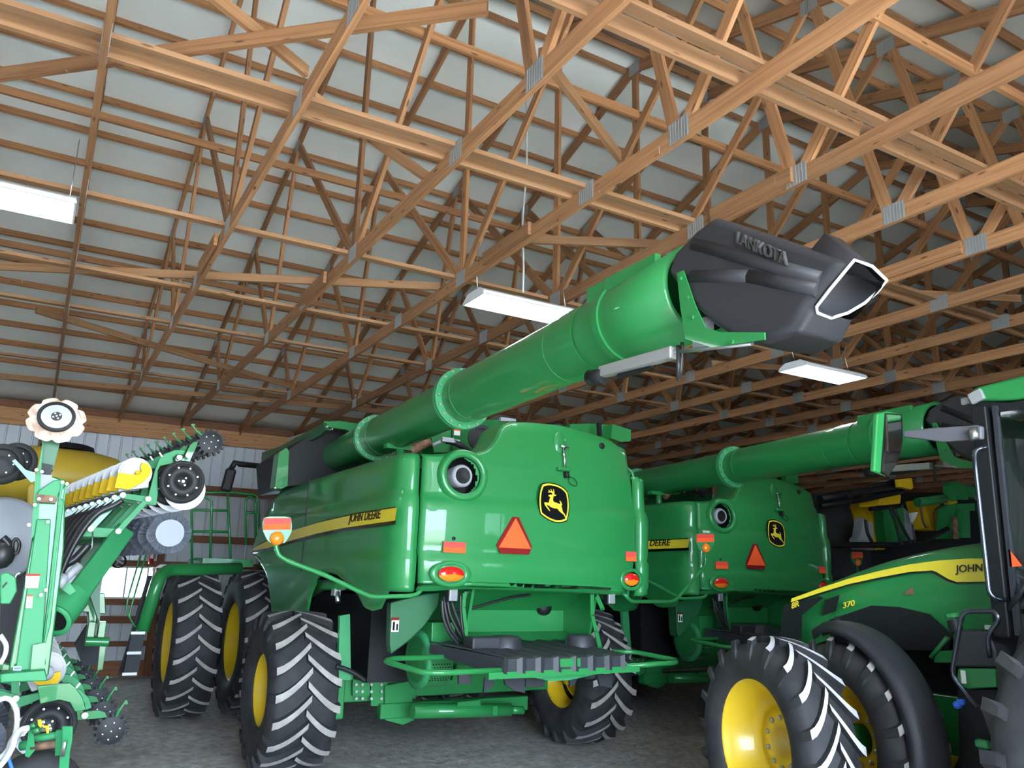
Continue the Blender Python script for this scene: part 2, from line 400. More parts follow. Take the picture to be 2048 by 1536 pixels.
# ------------------------------------------------------------ roof trusses
TX = [-.05+1.225*i for i in range(-1, 24)]
ORD = ['zeroth', 'first', 'second', 'third', 'fourth', 'fifth', 'sixth', 'seventh', 'eighth', 'ninth', 'tenth', 'eleventh', 'twelfth', 'thirteenth', 'fourteenth', 'fifteenth', 'sixteenth', 'seventeenth', 'eighteenth', 'nineteenth', 'twentieth', 'twenty-first', 'twenty-second', 'twenty-third', 'twenty-fourth', 'twenty-fifth', 'twenty-sixth', 'twenty-seventh', 'twenty-eighth', 'twenty-ninth', 'thirtieth', 'thirty-first', 'thirty-second', 'thirty-third', 'thirty-fourth', 'thirty-fifth', 'thirty-sixth']
def make_truss(label):
    t = thing('roof_truss', label, 'roof truss', (TX[0], RIDGE, ZB), 'timber trusses carrying the roof'); x = TX[0]
    MB().bar((x, NEAR+.08, ZB), (x, W-.08, ZB), .04, .14).build('bottom_chord', 'truss', t)
    for s, e in ((1, W), (-1, NEAR)):
        MB().bar((x, RIDGE, zt(RIDGE)), (x, e, zt(e)+.0), .04, .14).build('top_chord', 'truss', t)
    P = []
    def tn(d): return V((x, RIDGE+d, zt(RIDGE+d)-.05))
    def bn(d): return V((x, RIDGE+d, ZB+.05))
    webs = [(0, 0)]
    for s in (1, -1):
        webs += [(0, 2.8*s), (3.5*s, 2.8*s), (3.5*s, 5.05*s), (6.85*s, 5.05*s), (6.85*s, 7.6*s)]
    for b, tt in webs:
        p = bn(b+(.06 if tt > b else -.06 if tt < b else 0)); q = tn(tt+(.05 if b > tt else -.05 if b < tt else 0))
        MB().bar(p, q, .038, .10, up=(1, 0, 0) if False else V((0, 1, 0)) if abs(tt-b) < 3 else V((0, 0, 1))).build('web', 'truss', t)
    for z in (-3.5, 3.5, 0, 6.85, -6.85, 1.75, -2.35): P.append((RIDGE+z, ZB+.02, 0))
    for d in (0, 2.8, -2.8, 5.05, -5.05, 7.6): P.append((RIDGE+d, zt(RIDGE+d)-.03, 0))
    for (y, z, a) in P:
        for sx in (-1, 1):
            mb = MB(); mb.box((x+sx*.0215, y, z), (.002, .21, .17))
            for q in range(7): mb.box((x+sx*.0235, y-.09+.03*q, z), (.003, .008, .165))
            mb.build('connector_plate', 'gusset', t)
    return t
def tl(i):
    if i == 0: return 'roof truss at the far left edge, outside the leftmost ceiling light'
    nm = {1: 'timber roof truss passing beside the right end of the leftmost ceiling light',
          24: 'timber roof truss farthest to the right, by the end wall'}
    return nm.get(i, 'timber roof truss with metal connector plates, %s counted from the left edge' % ORD[i])
t0 = make_truss(tl(0))
for i in range(1, len(TX)):
    t = dup_tree(t0); t.location = (TX[i], RIDGE, ZB); t['label'] = tl(i)
# ------------------------------------------------------------ purlins and lateral braces
n = 0
sp = .61*.9487
for side, cnt in ((1, 18), (-1, 18)):
    for q in range(cnt):
        d = .16+sp*q
        if d > (W-RIDGE)-.05: continue
        y = RIDGE+side*d; nz = V((0, side*.3162, .9487)); c = V((0, y, zt(y)))+nz*(.07+.05)
        o = MB().bar((XL, c.y, c.z), (XR-.05, c.y, c.z), .038, .10, up=nz).build('purlin', 'truss')
        tag(o, 'timber purlin on the %s roof slope, %s row down from the ridge' % ('far' if side > 0 else 'near', ORD[q+1]), 'purlin', 'purlins under the roof film')
def board(p, q, wd, ht, label, mt='brace', nm='bracing_board', up=(0, 0, 1)):
    o = MB().bar(p, q, wd, ht, up).build(nm, mt); tag(o, label, 'board', 'bracing boards between the trusses'); return o
zt_ = ZB+.07
xa, xb = XL+.5, XR-.5
for y, lab, dbl in ((3.17, 'above the black spout, nearest the camera', 1), (5.13, 'running above the near edge of the lights', 1), (7.62, 'running just above the ceiling lights', 0), (9.64, 'third row in from the far wall', 0), (11.2, 'second row in from the far wall', 0), (14.42, 'row nearest the far wall', 0)):
    board((xa, y, zt_+.021), (xb, y, zt_+.021), .09, .038, 'flat bracing board on the bottom chords, ' + lab)
    if dbl: board((xa, y+.20, zt_+.065), (xb, y+.20, zt_+.065), .038, .13, 'upright bracing board on the bottom chords, ' + lab)
board((xa, -.6, zt_+.021), (xb, -.6, zt_+.021), .09, .038, 'flat bracing board on the bottom chords, nearest the big door')
# higher continuous braces tied to the webs
for y, z, lab in ((RIDGE-1.55, 6.75, 'near side of the ridge'), (RIDGE+1.55, 6.75, 'far side of the ridge'), (RIDGE-4.3, 6.1, 'near slope, lower down'), (RIDGE+4.35, 6.1, 'far slope, lower down')):
    board((xa, y, z), (xb, y, z), .038, .09, 'bracing board nailed along the truss webs, ' + lab, 'truss')
# diagonal braces
zd = ZB-.09
_a, _b = Z_(-60, 158, zt_+.24), Z_(975, 15, zt_+.24)
board(_a, _b, .04, .10, 'long diagonal brace at top left over the chords', 'truss')
for (a, b, lab, z) in (
                    ((-.1, 4.45), (1.25, 5.3), 'short diagonal brace at top left above the other boards', zt_+.36),
                    ((1.33, 5.35), (2.55, 6.0), 'short diagonal brace left of the hanging cord', zt_+.20),
                    ((2.5, 4.05), (3.78, 4.85), 'short diagonal brace just right of the hanging cord', zt_+.23),
                    ((-.9, 10.4), (3.69, 8.13), 'long diagonal brace left of the middle light', zt_+.092),
                    ((-.4, 11.9), (3.85, 14.35), 'long diagonal brace low over the far wall', zt_+.092),
                    ((3.9, 6.75), (5.6, 5.85), 'diagonal brace right of the middle light', zt_+.23),
                    ((-1.3, 16.6), (6.2, 15.2), 'diagonal brace close to the far wall', zt_+.092),
                    ((7.3, 6.2), (9.9, 4.9), 'diagonal brace right of the black spout', zt_+.23),
                    ((8.6, 8.8), (13.4, 6.9), 'diagonal brace behind the rightmost light', zt_+.092),
                    ((12.2, 9.5), (17, 7.2), 'diagonal brace in the dark beyond the rightmost light', zt_+.092)):
    board((a[0], a[1], z), (b[0], b[1], z), .04, .09, lab)
# splice blocks along the chords
for i, yc in ((2, 8.3), (3, 8.7), (4, 6.4), (7, 4.5), (5, 4.4), (6, 6.9)):
    board((TX[i]-.045, yc-.45, ZB+.03), (TX[i]-.045, yc+.45, ZB+.03), .035, .13, 'splice block on the %s truss from the left' % ORD[i], 'truss', 'splice_block')

# ------------------------------------------------------------ ceiling lights
def led(x, y, z, label):
    t = thing('ceiling_light', label, 'ceiling light', (x, y, z), 'linear LED lights hung under the trusses')
    L, w2 = 1.2, .23; mb = MB()
    prof = [(-w2, -.03), (-w2*.98, .0), (-w2*.55, .055), (w2*.55, .055), (w2*.98, 0), (w2, -.03)]
    for i in range(5): 
        (a, b), (c, d) = prof[i], prof[i+1]; k = len(mb.v)
        mb.v += [V((x-L/2, y+a, z+b)), V((x-L/2, y+c, z+d)), V((x+L/2, y+c, z+d)), V((x+L/2, y+a, z+b))]; mb.face((k, k+1, k+2, k+3))
    for s in (-1, 1):
        k = len(mb.v); mb.v += [V((x+s*L/2, y+a, z+b)) for a, b in prof]; mb.face(list(range(k, k+6)))
    mb.box((x, y+w2, z-.03), (L, .015, .025)); mb.box((x, y-w2, z-.03), (L, .015, .025))
    mb.box((x-L/2, y, z-.03), (.015, w2*2, .025)); mb.box((x+L/2, y, z-.03), (.015, w2*2, .025))
    mb.build('housing', 'fixt', t)
    d = MB(); d.box((x, y, z-.028), (L-.03, w2*2-.03, .008)); d.build('diffuser', 'emit', t)
    for s in (-1, 1):
        c = MB(); c.tube([(x+s*.55, y, z+.05), (x+s*.55, y+.06, z+.32), (x+s*.55, y, z+.62)], .004, 5); c.build('hanger_wire', 'metal', t)
    return t
led(4.17, 7.03, 4.84, 'bright LED ceiling light in the middle, hanging above the grain auger')
led(-.69, 7.05, 4.84, 'bright LED ceiling light cut off by the left edge')
led(8.92, 7.03, 4.84, 'bright LED ceiling light on the right, below the black spout')
p0 = Z_(1046, 585, 4.9)
pts = [p0+V((0, 0, h))+(RW@V((dx, 0, 0))) for h, dx in ((0, 0), (.3, .0), (.8, -.02), (1.4, .01), (2.0, .0), (2.6, -.03), (3.2, -.10), (3.7, -.16))]
o = MB().tube(smoothpath(pts, 5), .011, 6).build('power_cord', 'cord'); tag(o, 'thin grey power cord hanging down to the middle ceiling light', 'cord')
# ------------------------------------------------------------ wheels
def tyre_mesh(c, R, w, rr, n, sgn=1, lug=.05, lw=.052, sweep=.30, O=(0, 0, 0)):
    """tractor tyre with its axle along X; sgn tells which way the bars lean"""
    mb = MB(); Rc = R-lug
    prof = [(-w*.40, rr), (-w*.45, rr+.02), (-w*.5, rr+(Rc-rr)*.35), (-w*.5, rr+(Rc-rr)*.62), (-w*.465, Rc-.06), (-w*.40, Rc-.018), (-w*.2, Rc-.004), (0, Rc),
            (w*.2, Rc-.004), (w*.40, Rc-.018), (w*.465, Rc-.06), (w*.5, rr+(Rc-rr)*.62), (w*.5, rr+(Rc-rr)*.35), (w*.45, rr+.02), (w*.40, rr)]
    mb.lathe(prof, c, (1, 0, 0), 56, closed=True)
    c = V(c)
    def pt(h, a, r): return c+V((h, 0, 0))+V((0, -cos(a)*r, sin(a)*r))
    for s in (-1, 1):
        for k in range(n):
            a0 = 2*pi*(k+(.5 if s > 0 else 0))/n; sec = []
            for q in range(7):
                t = q/6; h = s*w*(-.03+.50*t); a = a0-sgn*sweep*(1-(1-t)**1.45); hw = lw/2/R*(1+.25*t)
                top = R-.012*t*t*2; bot = Rc-.03-.05*t*t
                if q == 6: top -= .004
                sec.append([pt(h, a-hw*1.35, bot), pt(h, a-hw, top), pt(h, a+hw, top), pt(h, a+hw*1.35, bot)])
            # shoulder drop down the side wall
            h = s*w*.515; a = a0-sgn*sweep*1.0; hw = lw/2/R*1.1
            sec.append([pt(h, a-hw*1.3, Rc-.13), pt(h, a-hw, Rc-.075), pt(h, a+hw, Rc-.075), pt(h, a+hw*1.3, Rc-.13)])
            k0 = len(mb.v)
            for r_ in sec: mb.v += r_
            for q in range(len(sec)-1):
                for j in range(3):
                    f = (k0+q*4+j, k0+q*4+j+1, k0+q*4+4+j+1, k0+q*4+4+j)
                    if s > 0: f = f[::-1]
                    mb.cur = 1 if (j == 1 and q < 6) else 0; mb.face(f)
            mb.cur = 0; f = (k0, k0+1, k0+2, k0+3); mb.face(f if s > 0 else f[::-1]); e = k0+4*(len(sec)-1); f = (e+3, e+2, e+1, e); mb.face(f if s > 0 else f[::-1])
    return mb
def wheel(par, c, R, w, rr, n, outs, dish=.04, hub=.17, nb=10, sgn=1, lugm='lug', lw=.052, sweep=.30, label=None, lug=.05, name='wheel'):
    """rim (part) with tyre and wheel bolts (sub-parts); outs = +-1 towards the outside"""
    mb = MB(); o = outs; hw = w*.40
    prof = [(o*hw, rr+.025), (o*hw, rr+.005), (o*(hw-.02), rr-.012), (o*(hw-.07), rr-.03), (o*hw*.45, rr-.07), (o*(dish+.05), rr-.085), (o*dish, rr-.13), (o*(dish+.0), rr*.55), (o*(dish+.03), hub+.05), (o*(dish+.035), hub*.62), (o*(dish-.15), hub*.58), (o*(dish-.15), 0.001)]
    mb.lathe(prof, c, (1, 0, 0), 48)
    mb.lathe([(-o*hw, rr+.025), (-o*hw, rr), (-o*(hw-.04), rr-.03), (o*dish, rr-.06)], c, (1, 0, 0), 48)
    rim = mb.build(name, 'yellow', par, bev=0)
    if label: rim['label'] = label
    tyre_mesh(c, R, w, rr, n, sgn, lug, lw, sweep).build('tyre', ['rubber', lugm], rim)
    bt = MB()
    if nb:
        for i in range(nb):
            a = 2*pi*(i+.5)/nb; p = V(c)+V((o*(dish+.03), cos(a)*hub*.86, sin(a)*hub*.86)); bt.lathe([(0, .021), (o*.022, .021), (o*.03, .010), (o*.03, 0.0005)], p, (1, 0, 0), 8, False)
        bt.build('wheel_bolts', 'zinc', rim)
    return rim

# ------------------------------------------------------------ combine harvester
XC = 4.42; OC = (XC, 7.0, 0)
def crease(z): 
    pts = [(1.70, .10), (1.90, .05), (1.96, .012), (2.20, .0), (2.24, .035), (2.30, .012), (2.62, 0), (2.70, .0), (2.79, .055), (3.1, .065), (3.4, .12), (3.8, .22)]
    if z <= pts[0][0]: return pts[0][1]
    for (a, b), (c, d) in zip(pts, pts[1:]):
        if z <= c: return b+(d-b)*(z-a)/(c-a)
    return pts[-1][1]
def lerp_t(tab, x):
    if x <= tab[0][0]: return tab[0][1]
    for (a, b), (c, d) in zip(tab, tab[1:]):
        if x <= c: return b+(d-b)*(x-a)/(c-a)
    return tab[-1][1]
def rear_y(x, z): return 7.0+.10*abs((x-XC)/1.28)**4+crease(z)
def deer(par, cx_, y, cz, s):
    """leaping deer badge; drawn in the photo's tracing units, s metres per unit"""
    def P(lst, dy): return [V((cx_+(a-718)*s*1.10, y-dy, cz-(b-800)*s-(a-718)*s*.10)) for a, b in lst]
    sh = [(285, 265), (420, 205), (560, 175), (710, 170), (860, 185), (1000, 225), (1110, 290), (1200, 375), (1235, 520), (1260, 700), (1262, 860), (1250, 1010), (1225, 1150), (1185, 1300), (1080, 1360), (960, 1400), (820, 1425), (680, 1415), (540, 1385), (400, 1330), (240, 1245), (205, 1100), (185, 930), (182, 760), (195, 590), (225, 430)]
    def sc(l, k): return [(718+(a-718)*k, 800+(b-800)*k) for a, b in l]
    MB().prism(P(sh, 0), (0, .012, 0)).build('badge_plate', 'gblack', par)
    mb = MB(); a = P(sc(sh, .945), .003); b = P(sc(sh, .86), .003); k = len(mb.v); n = len(a); mb.v += a+b
    for i in range(n): j = (i+1) % n; mb.face((k+i, k+j, k+n+j, k+n+i))
    mb.build('badge_border', 'decal', par)
    d = [(525, 830), (375, 845), (370, 865), (400, 930), (470, 1010), (560, 1090), (580, 1085), (545, 1020), (480, 950), (455, 900), (540, 930), (630, 965), (700, 975), (830, 965), (880, 1020), (960, 1075), (1060, 1130), (1120, 1230), (1140, 1190), (1090, 1100), (1015, 1025), (985, 900), (965, 850), (988, 830), (985, 780), (945, 715), (895, 690), (930, 780), (915, 808), (800, 785), (705, 775), (672, 720), (685, 610), (695, 582), (735, 590), (785, 545), (780, 525), (720, 545), (715, 450), (705, 395), (665, 350), (685, 410), (680, 455), (640, 445), (615, 395), (575, 372), (605, 420), (610, 455), (570, 455), (545, 432), (505, 418), (535, 465), (490, 515), (560, 492), (640, 500), (655, 550), (560, 570), (512, 592), (515, 615), (578, 650), (550, 730)]
    mb = MB(); pts = P(d, .004); k = len(mb.v); mb.v += pts; mb.face(list(range(k, k+len(pts)))); mb.build('deer_mark', 'decal', par)
def smv(par, cx_, y, z0, w, h):
    mb = MB()
    def q(a, b, dy=0): return V((cx_+a*w, y-dy, z0+b*h))
    out = [(-.5, .22), (-.08, 1), (.11, 1), (.5, .22), (.42, 0), (-.40, 0)]; inn = [(-.44, .155), (.015, .97), (.47, .155)]
    mb.m(0).prism([q(a, b) for a, b in out][::-1], (0, .006, 0)); mb.m(1).prism([q(a, b, .004) for a, b in inn][::-1], (0, .003, 0))
    return mb.build('slow_vehicle_triangle', ['dred', 'orange'], par)
def reflector(par, x, y, z, w, h, a='pink', b='orange'):
    mb = MB(); mb.m(0).box((x, y, z+h/4), (w, .006, h/2)); mb.m(1).box((x, y, z-h/4), (w, .006, h/2)); return mb.build('reflector', [a, b], par)

CB = thing('combine_harvester', 'large green combine harvester in the centre with its unloading auger folded over the rear', 'combine harvester', OC, 'combine harvesters parked side by side')
# --- rear hood
tops = [(866, 907), (953, 905), (968, 901), (979, 893), (991, 877), (1002, 858), (1012, 847), (1026, 842), (1060, 842), (1128, 848), (1183, 862), (1227, 876), (1243, 886), (1291, 903)]
tt = sorted([(Y_(u, v, 7.15).x, Y_(u, v, 7.15).z) for u, v in tops]); bt_ = [(Y_(u, v, 7.05).x, Y_(u, v, 7.05).z) for u, v in ((866, 1183), (942, 1178), (1169, 1186), (1265, 1192))]
xl0, xr0 = 3.135, 5.74
pc = Y_(925, 951, 7.0)
rows = []; xs = sorted(set([pc.x-.24+.02*i for i in range(25)]+[xl0, xl0+.015, xl0+.06, xr0-.015, xr0-.06, xr0]+[a for a, b in tt if xl0 < a < xr0]+[xl0+(xr0-xl0)*i/26 for i in range(27)]))
zl = [1.92, 1.97, 2.1, 2.19, 2.235, 2.30, 2.45, 2.6, 2.69, 2.735, 2.79, 2.81, 2.83, 2.85]
for x in xs:
    zb = lerp_t(bt_, x); ztp = max(lerp_t(tt, x), 3.0); t = (x-xl0)/(xr0-xl0); col = []
    xi = x+(.045 if t < .5 else -.045)*max(0, abs(t-.5)*2-.8)*5*0
    for z in [zb, zb+.03, zb+.07]+zl+[2.85+(min(ztp, 3.15)-.03-2.85)*q/13 for q in range(1, 14)]+[3.12+(ztp-3.15)*q/5 for q in range(1, 6)]+[ztp-.02, ztp]:
        xx = x
        if t > .9: xx -= (t-.9)*10*lerp_t([(1.75, .16), (2.2, .05), (2.23, .0), (2.6, .02), (2.72, .0), (2.8, -.03), (3.2, .03)], z)
        if t < .1: xx += (.1-t)*10*lerp_t([(1.75, .07), (1.95, .02), (2.25, 0), (2.7, 0), (2.8, .02), (3.2, .03)], z)
        e = .05 if z >= ztp-.001 else (.012 if z > ztp-.03 else 0); eb = .04 if z == zb else 0
        es = .035 if (x == xl0 or x == xr0) else 0
        col.append((xx, rear_y(x, z)+e+eb+es, z))
    rows.append(col)
mb = MB(); mb.grid(rows, flip=True)
keep = [i for i, f in enumerate(mb.f) if min((V((mb.v[a].x, mb.v[a].z))-V((pc.x, pc.z))).length for a in f) > .182]
mb.f = [mb.f[i] for i in keep]; mb.uv = [None]*len(mb.f); mb.mi = [0]*len(mb.f); mb.sm = [True]*len(mb.f)
mb.grid([[(x, rear_y(x, lerp_t(tt, x))+.05+d, max(lerp_t(tt, x), 3.0)+(.0 if d else 0)) for d in (0, .4)] for x in xs], flip=False)   # top return of the hood
hood = mb.build('rear_hood', 'green', CB)
# dark machinery core
mb = MB(); mb.box((XC, 9.6, 2.5), (2.6, 4.6, 1.1)); mb.build('body_core', 'black', CB, bev=.03)
# --- side panels
botpx = [(843, 1183), (800, 1203), (780, 1210), (735, 1222), (723, 1217), (712, 1195), (686, 1166), (672, 1152), (655, 1146), (640, 1150), (629, 1158), (616, 1190), (608, 1230)]
bt = [(X_(u, v, 2.86).y, X_(u, v, 2.86).z) for u, v in botpx]; yend = bt[-1][0]
bt += [(yend+.05, 1.45), (11.25, 1.45), (11.35, 1.6), (11.7, 1.98), (12.1, 2.16), (12.6, 2.25), (13, 2.25)]
for side in (-1, 1):
    def sx(d): return XC+side*(XC-d)
    plan = [(3.115, 7.13), (3.10, 7.075), (3.05, 7.06), (2.99, 7.075), (2.94, 7.11), (2.90, 7.17), (2.87, 7.26), (2.86, 7.4)]
    ys = sorted(set([7.55+.12*i for i in range(41)]+[y for y, z in bt if y > 7.45])); plan += [(2.855-.00*y, y) for y in ys if y <= 12.6]
    rows = []
    for i, (x, y) in enumerate(plan):
        zb = 1.86 if y < 7.3 else lerp_t(bt, y); ztp = 3.16+(y-7)*.006
        if y > 11.5: ztp = lerp_t([(11.5, 3.18), (11.9, 3.05), (12.6, 2.45)], y)
        ox, oy = (0, 1) if i < 3 else ((1, 1) if i < 6 else (1, 0)); col = []
        zz = [zb, zb+.02, zb+.05]+[max(z, zb+.06) for z in zl]+[3.0, ztp-.08, ztp-.03, ztp]
        zz = [min(z, ztp) for z in zz]
        for k_, z in enumerate(zz):
            c = crease(max(z, 1.93))*(.7 if ox and oy else 1); e = .03 if k_ in (0, len(zz)-1) else 0
            col.append((sx(x+ox*(c*.8+e)), y+oy*(c*.6+e), z))
        rows.append(col)
    MB().grid(rows, flip=(side > 0)).build('side_panel', 'green', CB)
    for yy_ in (9.95,):
        MB().box((sx(2.853), yy_, 2.62), (.012, .016, 1.15)).build('panel_seam', 'black', CB)
# yellow side stripe with lettering (left side, and the same on the right)
top_ = [(794, 1015), (712, 1028), (634, 1046), (582, 1062), (530, 1084), (503, 1098)]; low_ = [(790, 1041), (686, 1056), (634, 1067), (582, 1081), (535, 1096), (505, 1101)]
def sp(px, dx=0): p = X_(px[0], px[1], 2.845); return V((2.845-dx, p.y, p.z))
mb = MB(); tp = [sp(p) for p in top_]; lw_ = [sp(p) for p in low_]
k = 0
mb.m(0).grid([tp, lw_], smooth=False, flip=True)
mb.m(1).grid([[p+V((.003, .03, .012)) for p in tp], [p+V((.003, .03 if i else -.01, -.035)) for i, p in enumerate(lw_)]], smooth=False, flip=True)
mb.build('side_stripe', ['decal', 'gblack'], CB)
p = sp((697, 1050), .003); q = sp((762, 1037), .003)
text_on(CB, 'side_lettering', 'John Deere'.upper(), p, (0, -1, -.01), (0, 0, 1), (p-q).length, .115, 'gblack', shear=.25, depth=.003, bold=.012)

# --- rear hood fittings
def ry(u, v, d=0): 
    p = Y_(u, v, 7.0)
    for _ in range(3): p = Y_(u, v, rear_y(p.x, p.z)-d)
    return p
c = ry(1106, 1006, .03); deer(CB, c.x, c.y-.02, c.z, .395/1230)
p = ry(1026, 1108, .012); smv(CB, p.x, rear_y(p.x, 2.4)-.014, p.z, .405, .36)
for (u, v, w_) in ((907, 1095, .235), (1259, 1113, .14)):
    p = ry(u, v); reflector(CB, p.x, min(rear_y(p.x-w_/2, p.z), rear_y(p.x+w_/2, p.z), p.y)-.012, p.z, w_, .10)
def tail(u, v, a, b):
    p = ry(u, v); y = p.y-.01
    f = MB()
    for k_, (s_, dy) in enumerate(((1.62, .0), (1.5, -.03), (1.1, -.012))):
        f.v += [V((p.x+cos(t)*a*s_*(1 if abs(cos(t)) > .2 else 1), y+dy, p.z+sin(t)*b*(s_*1.12))) for t in [2*pi*i/32 for i in range(32)]]
    for r_ in range(2):
        for i in range(32): j = (i+1) % 32; f.face((r_*32+i, r_*32+j, r_*32+32+j, r_*32+32+i), None, True)
    o = f.build('tail_lamp', 'green', CB)
    mb = MB()
    n_ = 28; R_ = 5
    for q in range(R_+1):
        rr_ = 1-q/R_
        mb.v += [V((p.x+cos(2*pi*i/n_)*a*rr_, y-.012-.03*sqrt(max(0, 1-rr_**2)), p.z+sin(2*pi*i/n_)*b*rr_)) for i in range(n_)]
    for q in range(R_):
        for i in range(n_):
            j = (i+1) % n_; mb.cur = 0 if sin(2*pi*(i+.5)/n_) > -.12 else 1; mb.face((q*n_+i, q*n_+j, q*n_+n_+j, q*n_+n_+i), None, True)
    mb.build('lens', ['rlens', 'amber'], o, label='half red, half amber lens')
tail(901, 1148, .135, .068); tail(1261, 1159, .10, .066)
# round port with camera / exhaust opening
p = ry(925, 951); mb = MB(); y = p.y-.025; da = (rear_y(p.x+.1, p.z)-rear_y(p.x-.1, p.z))/.2; db = (rear_y(p.x, p.z+.15)-rear_y(p.x, p.z-.15))/.3; pax = (-da, 1, -db)
mb.m(0).lathe([(.03, .265), (-.02, .25), (-.034, .235), (-.036, .21), (-.03, .185), (0, .178)], (p.x, y, p.z), pax, 48)
mb.m(1).lathe([(0, .18), (.10, .175), (.28, .17), (.28, .001)], (p.x, y, p.z), pax, 36)
port = mb.build('round_port', ['green', 'black'], CB)
mb = MB(); mb.m(0).lathe([(.26, .10), (.06, .115), (.02, .095), (.03, .08)], (p.x+.01, y, p.z+.0), (0, 1, 0), 28); mb.m(1).lathe([(.04, .085), (.05, .0005)], (p.x+.01, y, p.z), (0, 1, 0), 28)
mb.build('exhaust_pipe', ['grey', 'black'], port)
# latch recess with handle and hanging plug
p = ry(1121, 900); y = p.y
mb = MB(); mb.ball((p.x, y+.02, p.z+.06), .10, 18, (.85, .35, 1.45)); rec = mb.build('hood_latch', 'green', CB)
mb = MB(); mb.tube([(p.x+.02, y-.03, p.z+.03), (p.x+.02, y-.06, p.z-.20)], .014, 8); mb.tube([(p.x-.03, y-.05, p.z+.03), (p.x+.07, y-.05, p.z+.03)], .014, 8); mb.ball((p.x+.01, y-.055, p.z-.06), .02, 8); mb.build('latch_rod', 'metal', rec)
mb = MB(); mb.box((p.x, y-.045, p.z-.215), (.17, .10, .045)); mb.build('bracket', 'green', rec, bev=.02)
mb = MB(); mb.tube([(p.x+.03, y-.07, p.z-.24), (p.x+.035, y-.075, p.z-.30)], .032, 10); mb.tube([V((p.x+.11, y-.075, p.z-.335))+V((cos(a)*.055, 0, sin(a)*.04-cos(a)*.02)) for a in [2*pi*i/16 for i in range(16)]], .004, 5, closed=True); mb.build('trailer_socket', 'black', rec)
p = ry(1203, 892); MB().lathe([(0, .036), (-.012, .036), (-.018, .028), (-.018, .0005)], (p.x, p.y-.002, p.z), (0, 1, 0), 18).build('round_sensor', 'black', CB)
p = ry(907, 1077); MB().lathe([(0, .017), (-.01, .017), (-.01, .0005)], (p.x, p.y, p.z), (0, 1, 0), 14).build('round_plug', 'black', CB)
# --- marker lamps on bent arms
def marker(side):
    if side > 0:
        pts = [Y_(u, v, 6.98) for u, v in ((842, 1181), (833, 1189), (815, 1192), (742, 1194), (650, 1150), (575, 1122), (556, 1110), (552, 1092), (551, 1082))]
        def q(u, v, d=0): return Y_(u, v, 6.98-d)
    else:
        pts = [Y_(1248, 1188, 7.12), Y_(1262, 1203, 7.15), Y_(1342, 1203, 7.5), Y_(1352, 1199, 7.55), Y_(1408, 1134, 7.7), Y_(1411, 1124, 7.7), Y_(1410, 1100, 7.7)]
        def q(u, v, d=0): return Y_(1410+(u-553)*.62, 1096+(v-1077)*.68, 7.7-d)
    a = MB().tube(rounded(pts, .06), .02, 10).build('marker_arm', 'green', CB)
    pl = [(527, 1036), (540, 1033), (570, 1033), (582, 1036), (584, 1050), (583, 1064), (575, 1079), (569, 1086), (541, 1086), (534, 1079), (526, 1062), (525, 1050)]
    MB().prism([q(*c) for c in pl], (0, .02, 0)).build('lamp_bracket', 'lgreen', a)
    mb = MB(); A = [q(*c, .012) for c in ((528, 1036), (582, 1036), (582, 1047), (528, 1048))]; B = [q(*c, .012) for c in ((527, 1048), (582, 1047), (582, 1059), (527, 1060))]
    mb.m(0).prism(A, (0, .008, 0)); mb.m(1).prism(B, (0, .008, 0)); mb.build('reflector', ['pink', 'orange'], a)
    c = q(553, 1077); MB().lathe([(.0, .058), (-.02, .058), (-.045, .042), (-.055, .015), (-.056, .0005)], c+V((0, -.01, 0)), (0, 1, 0), 24).build('amber_lamp', 'amber', a)
for s_ in (1, -1): marker(s_)
# --- rear right trim: rubber edged opening on the right of the hood
mb = MB(); mb.tube(rounded([(5.70, 7.30, 3.30), (5.86, 7.32, 3.24), (5.88, 7.30, 2.80), (5.80, 7.28, 2.60), (5.82, 7.28, 2.25), (5.74, 7.3, 1.85)], .08), .018, 8); mb.build('edge_trim', 'lgreen', CB)
# --- unloading auger
def ax_(y): return V((3.095+(y-3.7)*.047, y, 3.60))
au = MB(); ys_ = [12.2, 9.03, 8.99, 6.52, 6.48, 4.45]
au.tube([ax_(12.2), ax_(4.2)], .222, 40, cap=False)
au.tube([ax_(8.75), ax_(6.55)], .228, 40, cap=False); au.tube([ax_(6.35), ax_(4.2)], .234, 40, cap=False)
tube = au.build('auger_tube', 'green', CB)
for y0, r0 in ((12.0, .26), (9.0, .275), (6.5, .285)):
    fl = MB()
    for d in (-.022, .022): fl.lathe([(d-.014, .22), (d-.014, r0), (d+.014, r0), (d+.014, .22)], ax_(y0), ax_(y0+1)-ax_(y0), 44, False, closed=True)
    fo = fl.build('flange', 'lgreen', tube)
    b = MB()
    for i in range(18):
        a = 2*pi*i/18; c = ax_(y0)+V((cos(a)*(r0-.02), 0, sin(a)*(r0-.02))); b.lathe([(-.055, .0005), (-.055, .011), (.055, .011), (.055, .0005)], c, (0, 1, 0), 6, False)
    b.build('flange_bolts', 'zinc', tube)
for y0, r0, wd in ((8.72, .232, .012), (6.28, .238, .012), (4.62, .238, .01)):
    MB().lathe([(-wd, .2), (-wd, r0), (wd, r0), (wd, .2)], ax_(y0), (0.047, 1, 0), 40, False).build('weld_band', 'green', tube)
